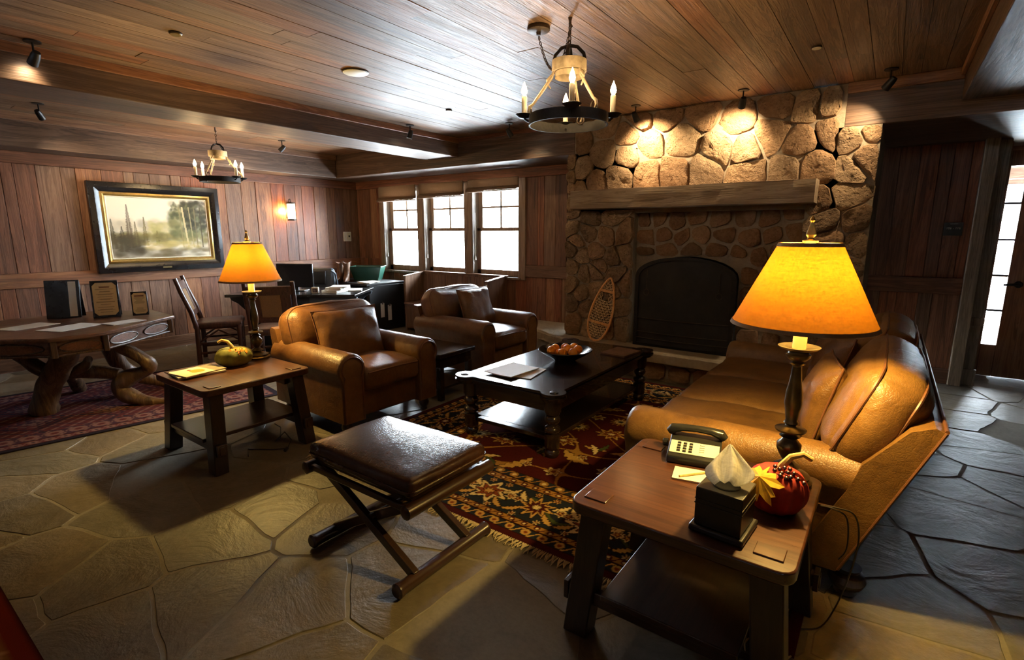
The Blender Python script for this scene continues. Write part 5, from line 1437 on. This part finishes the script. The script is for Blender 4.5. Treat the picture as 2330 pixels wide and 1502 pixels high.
# office chair behind desk
t = thing('office_chair', 'blue-grey upholstered office chair behind the desk', 'office chair', (-6.76, 4.36, 0), R(-58))
Mb().rbox(0.50, 0.46, 0.09, 0.04, 3, 0.01, 0, 0, tr(0, 0, 0.48)).build('seat', 'bluegrey', t, smooth=True)
Mb().rbox(0.09, 0.44, 0.40, 0.045, 4, 0.0, 0, 0, tr(-0.24, 0, 0.78) @ roty(R(-8)), 0.02).build('backrest', 'bluegrey', t, smooth=True)
Mb().rbox(0.03, 0.24, 0.20, 0.01, 2, 0.0, 0, 0, tr(-0.18, 0, 0.84) @ roty(R(-8))).build('back_pad', 'black', t, smooth=True)
for sy in (-1, 1): Mb().tube([(-0.2, sy * 0.24, 0.5), (-0.24, sy * 0.27, 0.72), (-0.2, sy * 0.26, 0.90), (-0.15, sy * 0.22, 0.95)], 0.016, 8).build('arm_rail', 'bluegrey', t, smooth=True)
Mb().tube([(0, 0, 0.08), (0, 0, 0.44)], 0.03, 10).build('column', 'black', t)
for k in range(5):
    a = k * 2 * math.pi / 5; Mb().tube([(0, 0, 0.09), (0.26 * math.cos(a), 0.26 * math.sin(a), 0.05)], [0.025, 0.016], 8).build('spoke', 'black', t)
    Mb().lathe([(0.0, -0.012), (0.025, -0.012), (0.025, 0.012), (0, 0.012)], 12, tr(0.26 * math.cos(a), 0.26 * math.sin(a), 0.0255) @ rotz(a + 1.57) @ roty(R(90))).build('caster', 'black', t)
# credenza in the corner
t = thing('corner_desk', 'black corner desk below the windows holding boots and green box', 'desk', (-6.82, 5.30, 0), 0)
Mb().box(-0.58, 0.57, -0.38, 0.36, 0.705, 0.74).build('desk_top', 'black', t, bev=0.006)
Mb().box(-0.58, -0.1, -0.32, 0.34, 0.0, 0.705).build('cabinet', 'black', t, bev=0.004); Mb().box(0.5, 0.575, -0.34, 0.34, 0.0, 0.705).build('side_panel', 'black', t, bev=0.004); Mb().box(-0.1, 0.5, 0.28, 0.32, 0.05, 0.705).build('modesty_panel', 'black', t)
ZD = 0.7405
def boot(label, loc, rz):
    t = thing('cowboy_boot', label, 'boot', loc, rz, 'pair of cowboy boots')
    n = 16; rings = []
    for z, cx_, rx, ry in ((0.0, 0.05, 0.125, 0.042), (0.025, 0.05, 0.128, 0.046), (0.05, 0.035, 0.105, 0.045), (0.075, 0.0, 0.070, 0.043), (0.11, -0.02, 0.052, 0.042), (0.17, -0.022, 0.050, 0.045), (0.24, -0.022, 0.058, 0.052)):
        rings.append([(cx_ + rx * math.cos(2 * math.pi * j / n), ry * math.sin(2 * math.pi * j / n) * (1 - 0.25 * max(0, math.cos(2 * math.pi * j / n)) * (z < 0.06)), z + 0.012) for j in range(n)])
    rings.append([(-0.022 + 0.062 * math.cos(2 * math.pi * j / n), 0.056 * math.sin(2 * math.pi * j / n), 0.282 + 0.022 * abs(math.sin(2 * math.pi * j / n))) for j in range(n)])
    rings.append([(-0.022 + 0.054 * math.cos(2 * math.pi * j / n), 0.048 * math.sin(2 * math.pi * j / n), 0.278 + 0.022 * abs(math.sin(2 * math.pi * j / n))) for j in range(n)])
    rings.append([(-0.022 + 0.045 * math.cos(2 * math.pi * j / n), 0.04 * math.sin(2 * math.pi * j / n), 0.15) for j in range(n)])
    Mb().loft(rings).build('upper', 'bootleather', t, smooth=True, ang=70)
    Mb().box(-0.075, -0.02, -0.034, 0.034, 0, 0.03).box(0.02, 0.17, -0.036, 0.036, 0.0, 0.014).build('sole', 'black', t, bev=0.004)
    for sy in (-1, 1): Mb().tube([(-0.022, sy * 0.057, 0.26), (-0.022, sy * 0.062, 0.315), (-0.022, sy * 0.05, 0.30)], 0.006, 6).build('pull_loop', 'bootleather', t)
boot('left cowboy boot of the brown pair on the corner desk', (-6.98, 4.99, ZD), R(-52)); boot('right cowboy boot of the brown pair, next to the green box', (-6.86, 5.03, ZD), R(-48))
t = thing('green_box', 'dark green open storage box on the corner desk', 'box', (-6.83, 5.42, ZD), R(36))
m = Mb().loft([[(-0.19, -0.13, 0), (0.19, -0.13, 0), (0.19, 0.13, 0), (-0.19, 0.13, 0)], [(-0.25, -0.17, 0.22), (0.25, -0.17, 0.22), (0.25, 0.17, 0.22), (-0.25, 0.17, 0.22)], [(-0.24, -0.16, 0.22), (0.24, -0.16, 0.22), (0.24, 0.16, 0.22), (-0.24, 0.16, 0.22)], [(-0.18, -0.12, 0.01), (0.18, -0.12, 0.01), (0.18, 0.12, 0.01), (-0.18, 0.12, 0.01)]])
m.build('shell', 'green', t); Mb().tube([(-0.25, -0.17, 0.22), (0.25, -0.17, 0.22), (0.25, 0.17, 0.22), (-0.25, 0.17, 0.22)], 0.008, 6, True).build('rim', 'green', t)
for k in range(2):
    o = Mb().box(-0.10, 0.10, -0.14, 0.14, 0, 0.012).build('paper_stack', 'paper', None, loc=(-6.40, 5.08, ZD + k * 0.0125), rot=(0, 0, R(20 - 25 * k)), bev=0.002); tag(o, ['lower brochure on the right end of the corner desk', 'upper brochure on the right end of the corner desk'][k], 'brochure', 'brochures on the corner desk')
for y, z0, z1, l_ in ((5.19, 0.21, 0.43, 'narrow white paper slip hanging on the side of the corner desk'), (5.33, 0.15, 0.39, 'wider white paper slip hanging on the side of the corner desk')):
    t = thing('paper_slip', l_, 'paper slip', (-6.242, y, z0)); Mb().box(0, 0.006, -0.035, 0.035, 0, z1 - z0).build('sheet', 'white', t); Mb().box(0.0, 0.012, -0.012, 0.012, z1 - z0 - 0.02, z1 - z0 + 0.02).build('clip', 'chrome', t)
o = sheet('booklet', 'small booklet lying on the sill of the middle window', 'booklet', 0.20, 0.08, (-5.28, 5.90, 0.881), 0, 'paper', 0.012)
# ================================================================ settle under the windows
SE = thing('settle', 'panelled wooden settle with high back below the windows', 'settle', (-5.15, 5.60, 0))
Mb().box(-0.82, 0.82, 0.19, 0.235, 0.02, 0.885).build('back_panel', 'settlewood', SE, bev=0.003)
for i in range(9):
    x = -0.80 + i * 0.178; Mb().box(x, x + 0.174, 0.18, 0.192, 0.05, 0.86).build('back_plank', 'settlewood', SE, bev=0.004)
Mb().box(-0.84, 0.84, 0.175, 0.245, 0.885, 0.905).build('cap_rail', 'settlewood', SE, bev=0.004)
for sg in (-1, 1):
    x = sg * 0.80
    sd = [(0.235, 0.0), (0.235, 0.89), (-0.20, 0.835), (-0.20, 0.0)]
    Mb().loft([[(xx, y, z) for y, z in sd] for xx in (x - 0.018, x + 0.018)]).build('wing', 'settlewood', SE, bev=0.003)
    Mb().loft([[(xx, y, z) for y, z in ((0.24, 0.89), (0.24, 0.907), (-0.21, 0.852), (-0.21, 0.835))] for xx in (x - 0.03, x + 0.03)]).build('wing_cap', 'settlewood', SE, bev=0.003)
Mb().box(-0.80, 0.80, -0.24, 0.19, 0.42, 0.45).build('seat', 'settlewood', SE, bev=0.006); Mb().box(-0.78, 0.78, -0.20, -0.18, 0.05, 0.42).build('seat_front', 'settlewood', SE, bev=0.004)

# ================================================================ on the walls
PT = thing('painting', 'framed forest landscape painting in a black and gold frame', 'painting', (-7.575, 2.785, 1.02), R(90))
# local x along -y..., facing +x world : local -y is outward
PW, PH = 1.44, 1.065
def frame(a, b, y0, y1, w0, mat, nm, z_in=0.0):
    m = Mb(); o_ = [(-a / 2, (PH - b) / 2), (a / 2, (PH - b) / 2), (a / 2, (PH + b) / 2), (-a / 2, (PH + b) / 2)]
    i_ = [(x - math.copysign(w0, x), z + (w0 if z < PH / 2 else -w0)) for x, z in o_]
    mid = [((p[0] + q[0]) / 2, (p[1] + q[1]) / 2) for p, q in zip(o_, i_)]
    rings = [[(x, y0, z) for x, z in o_], [(x, y1 * 0.8, z) for x, z in o_], [(x, y1, z) for x, z in mid], [(x, y1 * 0.6 + z_in, z) for x, z in i_], [(x, y0, z) for x, z in i_]]
    m.loft(rings, False, False); return m.build(nm, mat, PT, bev=0.004)
frame(PW, PH, 0.0, -0.075, 0.115, 'frameblack', 'outer_frame'); frame(PW - 0.22, PH - 0.22, -0.02, -0.055, 0.05, 'gold', 'gilt_liner'); frame(PW - 0.31, PH - 0.31, -0.02, -0.040, 0.02, 'candle', 'inner_liner')
Mb().box(-0.05, 0.05, -0.079, -0.070, 0.035, 0.052).build('name_plate', 'brass', PT)
def forest(X, Y):
    rr = np.random.RandomState(9); w, h = X.max() * 2, Y.max() * 2; u, v = X / w + 0.5, Y / h + 0.5
    sky = L(238, 226, 200)[None, None] * (1 - 0.25 * np.clip(np.hypot((u - .42) * 1.0, (v - .68) * 1.2) - .15, 0, 1))[..., None]
    C = sky.copy()
    def dab(cx, cy, rx, ry, col, a):
        e_ = ((u - cx) / rx) ** 2 + ((v - cy) / ry) ** 2; m = (np.clip(1.2 - e_, 0, 1) * a)[..., None]; C[:] = C * (1 - m) + col * m
    def cloud(n, u0, u1, v0, v1, r, cols, a, asp=1.3):
        for _ in range(n):
            s_ = r * rr.uniform(.5, 1.3); dab(rr.uniform(u0, u1), rr.uniform(v0, v1), s_, s_ * asp, cols[rr.randint(len(cols))] * rr.uniform(.8, 1.15), a)
    cloud(30, 0, .6, .50, .60, .07, [L(206, 190, 158), L(190, 178, 150)], .5)
    cloud(110, .38, .72, .34, .60, .045, [L(196, 182, 122), L(170, 160, 100), L(206, 192, 140)], .5)
    cloud(120, 0, 1, .22, .40, .05, [L(140, 128, 76), L(120, 112, 64), L(160, 146, 88)], .55)
    cloud(150, .60, 1.0, .35, .93, .05, [L(110, 110, 70), L(92, 96, 60), L(140, 134, 88)], .5)
    cloud(130, .74, 1.0, .45, .98, .035, [L(58, 58, 42), L(70, 70, 46), L(48, 46, 34)], .55)
    cloud(26, .61, .69, .66, .96, .02, [L(70, 74, 52), L(84, 88, 58)], .6, 1.8)
    def spruce(cx, base, top, wid, col):
        n = int((top - base) * 90)
        for i in range(n):
            t_ = i / n; y = top - (top - base) * t_
            for s_ in (-1, 1):
                L_ = wid * (t_ ** .8) * rr.uniform(.5, 1.0); dab(cx + s_ * L_ * .5, y, max(.006, L_ * .55), .010, col * rr.uniform(.7, 1.3), .7)
    spruce(.02, .15, .64, .06, L(62, 58, 42)); spruce(.18, .16, .88, .06, L(88, 68, 48)); spruce(.24, .18, .60, .05, L(110, 96, 56)); spruce(.33, .2, .68, .045, L(112, 100, 54)); spruce(.11, .1, .52, .08, L(66, 60, 42)); spruce(.45, .22, .45, .04, L(124, 116, 66))
    for cx, sl, ww, c in ((.755, -.05, .009, L(206, 188, 138)), (.82, -.03, .006, L(166, 150, 104)), (.87, -.01, .006, L(120, 108, 74)), (.71, -.02, .005, L(140, 126, 84)), (.93, 0, .007, L(70, 62, 44))):
        m = ((np.abs(u - cx - sl * (v - .5)) < ww) * (v > .16) * (v < .88) * .85)[..., None]; C[:] = C * (1 - m) + c * m
    cloud(60, .3, .9, .12, .26, .07, [L(200, 178, 110), L(186, 164, 98), L(170, 150, 88)], .35, .45)
    cloud(60, 0, 1, 0, .14, .08, [L(96, 84, 52), L(110, 96, 60), L(84, 74, 46)], .35, .6); cloud(50, 0, .3, .05, .34, .07, [L(80, 70, 46), L(70, 62, 42)], .35)
    return C * 1.2
cv = colgrid('canvas', PW - 0.34, PH - 0.34, 220, 150, forest, 'paint', 0.0, PT); cv.matrix_local = tr(0, -0.03, PH / 2) @ rotx(R(90))
# sconce
t = thing('wall_sconce', 'lit frosted cylinder wall sconce with dark metal bands', 'sconce', (-7.58, 4.57, 1.68))
Mb().box(-0.02, -0.005, -0.04, 0.04, 0.04, 0.26).build('back_plate', 'rustiron', t, bev=0.003)
emit('sconceglow', (1.0, 0.78, 0.42), 7.0)
Mb().lathe([(0.055, 0.02), (0.055, 0.255)], 24, tr(0.07, 0, 0), False, False).build('glass_cylinder', 'sconceglow', t, smooth=True)
Mb().lathe([(0.0, 0.0), (0.06, 0.0), (0.06, 0.022), (0.0, 0.022)], 24, tr(0.07, 0, 0)).lathe([(0.0, 0.25), (0.06, 0.25), (0.06, 0.272), (0, 0.272)], 24, tr(0.07, 0, 0)).build('band', 'rustiron', t, smooth=True)
m = Mb().tube([(-0.01, 0, 0.24), (0.02, 0, 0.32), (0.06, 0, 0.32), (0.07, 0, 0.272)], 0.006, 6); m.tube([(0.125, 0, 0.01), (0.128, 0, 0.26)], 0.004, 6); m.tube([(0.098, 0.048, 0.01), (0.098, 0.05, 0.26)], 0.004, 6); m.build('bracket', 'rustiron', t)
ld = bpy.data.lights.new('sconce_light', 'POINT'); ld.energy = 7.0; ld.color = (1.0, 0.66, 0.30); ld.shadow_soft_size = 0.02
lo = bpy.data.objects.new('sconce_light', ld); COL.objects.link(lo); lo.parent = t; lo.location = (0.025, -0.075, 0.14)
# thermostat
t = thing('thermostat', 'white thermostat and switch plate near the room corner', 'thermostat', (-7.58, 5.62, 1.35))
Mb().box(-0.02, 0.0, -0.075, 0.075, 0, 0.16).build('plate', 'white', t, bev=0.004); Mb().box(0.0, 0.012, -0.01, 0.06, 0.03, 0.14).build('housing', 'faceplate', t, bev=0.003); Mb().box(0.012, 0.014, 0.01, 0.04, 0.07, 0.10).build('display', 'black', t); Mb().box(0.0, 0.01, -0.055, -0.035, 0.06, 0.10).build('toggle', 'white', t)
# room sign
t = thing('room_sign', 'small black room number sign reading 106 - 116 on the dark wall', 'sign', (0.465, 6.595, 1.47))
Mb().box(-0.07, 0.07, -0.006, 0.01, 0, 0.125).build('plaque', 'black', t, bev=0.003)
def text(s_, size, loc, rot, mat, parent, nm):
    cu = bpy.data.curves.new(nm, 'FONT'); cu.body = s_; cu.size = size; cu.align_x = 'CENTER'; cu.extrude = 0.001
    o = bpy.data.objects.new(nm, cu); COL.objects.link(o)
    bpy.context.view_layer.update()
    me = bpy.data.meshes.new_from_object(o.evaluated_get(bpy.context.evaluated_depsgraph_get()))
    bpy.data.objects.remove(o); me.materials.clear(); me.materials.append(MATS[mat])
    return link(nm, me, parent, 0, loc, rot)
text('106 - 116', 0.028, (0, -0.0075, 0.06), (R(90), 0, 0), 'paper', t, 'lettering')
Mb().box(-0.03, 0.03, -0.008, -0.006, 0.108, 0.112).build('top_mark', 'chrome', t)

# ================================================================ chandeliers
def chain(m, a, b, sag=0.0, link_=0.032, r=0.0032):
    a, b = V(a), V(b); n = max(2, int((b - a).length * (1 + sag) / (link_ * 0.78)))
    P = [a.lerp(b, i / n) - V((0, 0, sag * 4 * (i / n) * (1 - i / n))) for i in range(n + 1)]
    for i in range(n):
        c = (P[i] + P[i + 1]) / 2; d = (P[i + 1] - P[i]).normalized(); s = d.cross(V((0.3, 1, 0.2))).normalized()
        if i % 2: s = d.cross(s)
        m.tube([c + d * (link_ * 0.5 * math.cos(q * math.pi / 5)) + s * (link_ * 0.24 * math.sin(q * math.pi / 5)) for q in range(10)], r, 5, True)
def chandelier(label, loc, angs, hookh, canopy=None, strap0=0.0, rr=0.228):
    t = thing('chandelier', label, 'chandelier', loc, 0, 'iron ring chandeliers with candle bulbs')
    Mb().lathe([(rr - 0.008, -0.028), (rr, -0.028), (rr, 0.028), (rr - 0.008, 0.028), (rr - 0.008, -0.028)], 56, None, False, False).build('ring', 'iron', t, smooth=True)
    zc = 0.26
    Mb().lathe([(0.088, zc), (0.098, zc), (0.098, zc + 0.06), (0.088, zc + 0.06), (0.088, zc)], 36, None, False, False).build('crown_band', 'antique', t, smooth=True)
    Mb().lathe([(0.080, zc - 0.03), (0.080, zc + 0.0)], 32, None, False, False).build('crown_cup', 'antique', t, smooth=True)
    m = Mb()
    for k in range(4):
        a = k * math.pi / 2 + 0.4; m.tube([(0.09 * math.cos(a), 0.09 * math.sin(a), zc + 0.055), (0.08 * math.cos(a), 0.08 * math.sin(a), zc + 0.095), (0.045 * math.cos(a), 0.045 * math.sin(a), zc + 0.13), (0, 0, zc + 0.14)], 0.0065, 6, flat=1.6)
    m.build('crown_arches', 'iron', t, smooth=True)
    for k in range(3):
        a = strap0 + k * 2 * math.pi / 3; c, s = math.cos(a), math.sin(a)
        Mb().tube([(0.085 * c, 0.085 * s, zc + 0.01), (0.10 * c, 0.10 * s, zc - 0.03), (0.15 * c, 0.15 * s, zc - 0.10), (0.205 * c, 0.205 * s, 0.085), (0.225 * c, 0.225 * s, 0.07), (0.232 * c, 0.232 * s, 0.045), (0.22 * c, 0.22 * s, 0.03)], [0.006, 0.009, 0.009, 0.008, 0.009, 0.007, 0.005], 8).build('strap', 'antique', t, smooth=True)
        Mb().tube([(0.10 * c, 0.10 * s, zc - 0.02), (0.125 * c, 0.125 * s, zc - 0.045), (0.118 * c, 0.118 * s, zc - 0.075), (0.105 * c, 0.105 * s, zc - 0.09)], [0.008, 0.007, 0.006, 0.004], 8).build('scroll', 'antique', t, smooth=True)
        Mb().tube([((rr - 0.012) * c - s * 0.022 * math.cos(q * math.pi / 6), (rr - 0.012) * s + c * 0.022 * math.cos(q * math.pi / 6), 0.04 + 0.024 * math.sin(q * math.pi / 6)) for q in range(12)], 0.004, 6, True).build('hook_ring', 'rustiron', t, smooth=True)
    for a in angs:
        c, s = math.cos(a), math.sin(a); rc_ = rr + 0.026
        cd = Mb().lathe([(0.015, 0.03), (0.0155, 0.13), (0.012, 0.137), (0.0, 0.137)], 14, tr(rc_ * c, rc_ * s, 0)).build('candle', 'candle', t, smooth=True)
        Mb().lathe([(0.0, 0.012), (0.03, 0.016), (0.052, 0.034), (0.048, 0.036), (0.026, 0.022), (0.0, 0.02)], 20, tr(rc_ * c, rc_ * s, 0)).build('drip_pan', 'iron', t, smooth=True)
        Mb().tube([((rr - 0.02) * c, (rr - 0.02) * s, -0.01), ((rr + 0.01) * c, (rr + 0.01) * s, 0.0), (rc_ * c, rc_ * s, 0.014)], 0.007, 6).build('candle_arm', 'iron', t, smooth=True)
        Mb().lathe([(0.005, 0.137), (0.014, 0.149), (0.017, 0.162), (0.013, 0.180), (0.006, 0.197), (0.0005, 0.212)], 12, tr(rc_ * c, rc_ * s, 0)).build('flame_bulb', 'bulb', cd, smooth=True)
    m = Mb(); chain(m, (0, 0, zc + 0.14), (0, 0, hookh - 0.02)); m.build('chain', 'rustiron', t)
    Mb().tube([(0, 0, hookh), (0, 0, hookh - 0.03), (0.008, 0.008, hookh - 0.045), (0, 0, hookh - 0.06)], [0.012, 0.006, 0.005, 0.004], 8).build('ceiling_hook', 'rustiron', t)
    if canopy:
        Mb().lathe([(0.0, 0.0), (0.062, 0.0), (0.066, -0.006), (0.066, -0.024), (0.058, -0.03), (0.014, -0.032), (0.012, -0.05), (0.0, -0.05)][::-1], 32, tr(canopy[0], canopy[1], hookh)).build('canopy', 'rustiron', t, smooth=True)
        m = Mb(); chain(m, (canopy[0], canopy[1], hookh - 0.05), (-0.10, 0.0, zc + 0.03), 0.05, 0.026, 0.0028); m.build('feed_chain', 'rustiron', t)
        m = Mb(); chain(m, (0, 0, hookh - 0.06), (-0.06, 0.02, zc + 0.08), 0.02, 0.03, 0.0028); m.build('spare_chain', 'rustiron', t)
    return t
chandelier('large iron ring chandelier with four candle bulbs in front of the fireplace', (-1.59, 2.74, 2.135), [R(a) for a in (-56, 34, 124, 214)], ZC - 2.135, (-0.21, 0.0), R(-20))
chandelier('iron ring chandelier with candle bulbs hanging in front of the painting wall', (-6.40, 3.03, 2.10), [R(a) for a in (20, 70, 200, 250)], ZC - 2.10, None, R(-60), 0.212)
# ================================================================ spotlights and ceiling discs
def aim(v): return V(v).to_track_quat('-Z', 'Y').to_euler()
def spot(label, loc, target, watts, cone, col=(1.0, 0.74, 0.42), lens='spotlens'):
    t = thing('spotlight', label, 'spotlight', loc, 0, 'small black ceiling spotlights')
    Mb().lathe([(0.0, 0.0), (0.045, 0.0), (0.045, -0.008), (0.0, -0.01)][::-1], 20).build('mount', 'iron', t, smooth=True)
    Mb().tube([(0, 0, -0.008), (0, 0, -0.075)], 0.006, 8).build('stem', 'iron', t)
    d = (V(target) - (V(loc) + V((0, 0, -0.10)))).normalized(); q = d.to_track_quat('-Z', 'Y').to_matrix().to_4x4(); mm = tr(0, 0, -0.10) @ q
    hd = Mb().lathe([(0.0, 0.045), (0.02, 0.045), (0.026, 0.02), (0.030, -0.045), (0.027, -0.045), (0.022, -0.03), (0.0, -0.03)], 20, mm).build('head', 'black', t, smooth=True)
    if lens: Mb().lathe([(0.0, -0.032), (0.021, -0.032), (0.021, -0.034), (0.0, -0.034)][::-1], 16, mm).build('lens', lens, t)
    if watts:
        ld = bpy.data.lights.new('spot_beam', 'SPOT'); ld.energy = watts; ld.spot_size = cone; ld.spot_blend = 0.9; ld.color = col; ld.shadow_soft_size = 0.012
        o = bpy.data.objects.new('spot_beam', ld); COL.objects.link(o); o.parent = t; o.location = V((0, 0, -0.10)) + d * 0.05; o.rotation_euler = aim(d)
    return t
spot('black spotlight aimed at the left half of the chimney stones', (-2.10, 4.88, ZC), (-2.06, 5.2, 2.28), 46, R(115))
spot('black spotlight aimed at the middle of the chimney stones', (-1.15, 4.90, ZC), (-1.28, 5.2, 2.28), 46, R(115))
spot('tiny spotlight right of the chimney, by the dark soffit', (-0.14, 4.93, ZC), (-0.55, 5.2, 2.1), 30, R(95))
spot('small spotlight by the soffit above the windows', (-3.54, 4.82, ZC), (-3.3, 5.6, 1.6), 6, R(80))
spot('black spotlight hanging beside the ceiling beam near the windows', (-4.50, 4.25, ZC), (-4.62, 4.1, 1.9), 0, R(60))
spot('black spotlight at the far left end of the ceiling beam', (-4.50, 1.07, ZC), (-4.8, 1.0, 2.3), 2.5, R(110))
spot('black spotlight left of the small chandelier, aimed at the painting', (-6.56, 1.53, ZC), (-7.5, 2.3, 1.6), 22, R(80), (1.0, 0.82, 0.58), None)
spot('black spotlight right of the small chandelier', (-6.59, 3.95, ZC), (-7.5, 3.3, 1.6), 14, R(80), (1.0, 0.82, 0.58), None)
def disc(name, label, x, y, r, mat, h=0.012):
    t = thing(name, label, name.replace('_', ' '), (x, y, ZC - 0.002))
    Mb().lathe([(r, 0.0), (r, -h * 0.5), (r * 0.9, -h), (0.0, -h)][::-1], 28).build('cover', mat, t, smooth=True)
    Mb().lathe([(r * 1.02, 0.0), (r * 1.04, -h * 0.4), (r * 0.96, -h * 0.7)][::-1], 28, None, False, False).build('rim', 'rustiron', t, smooth=True)
disc('ceiling_speaker', 'round pale ceiling speaker left of the large chandelier', -3.38, 2.66, 0.095, 'white')
disc('ceiling_sensor', 'small brass sensor disc at the upper left of the ceiling', -3.62, 1.54, 0.035, 'brass')
disc('ceiling_sensor', 'small disc on the ceiling above the fireplace', -0.53, 4.08, 0.03, 'candle')
disc('ceiling_sensor', 'small pale disc on the bright ceiling near the beam', -3.65, 3.97, 0.03, 'white')
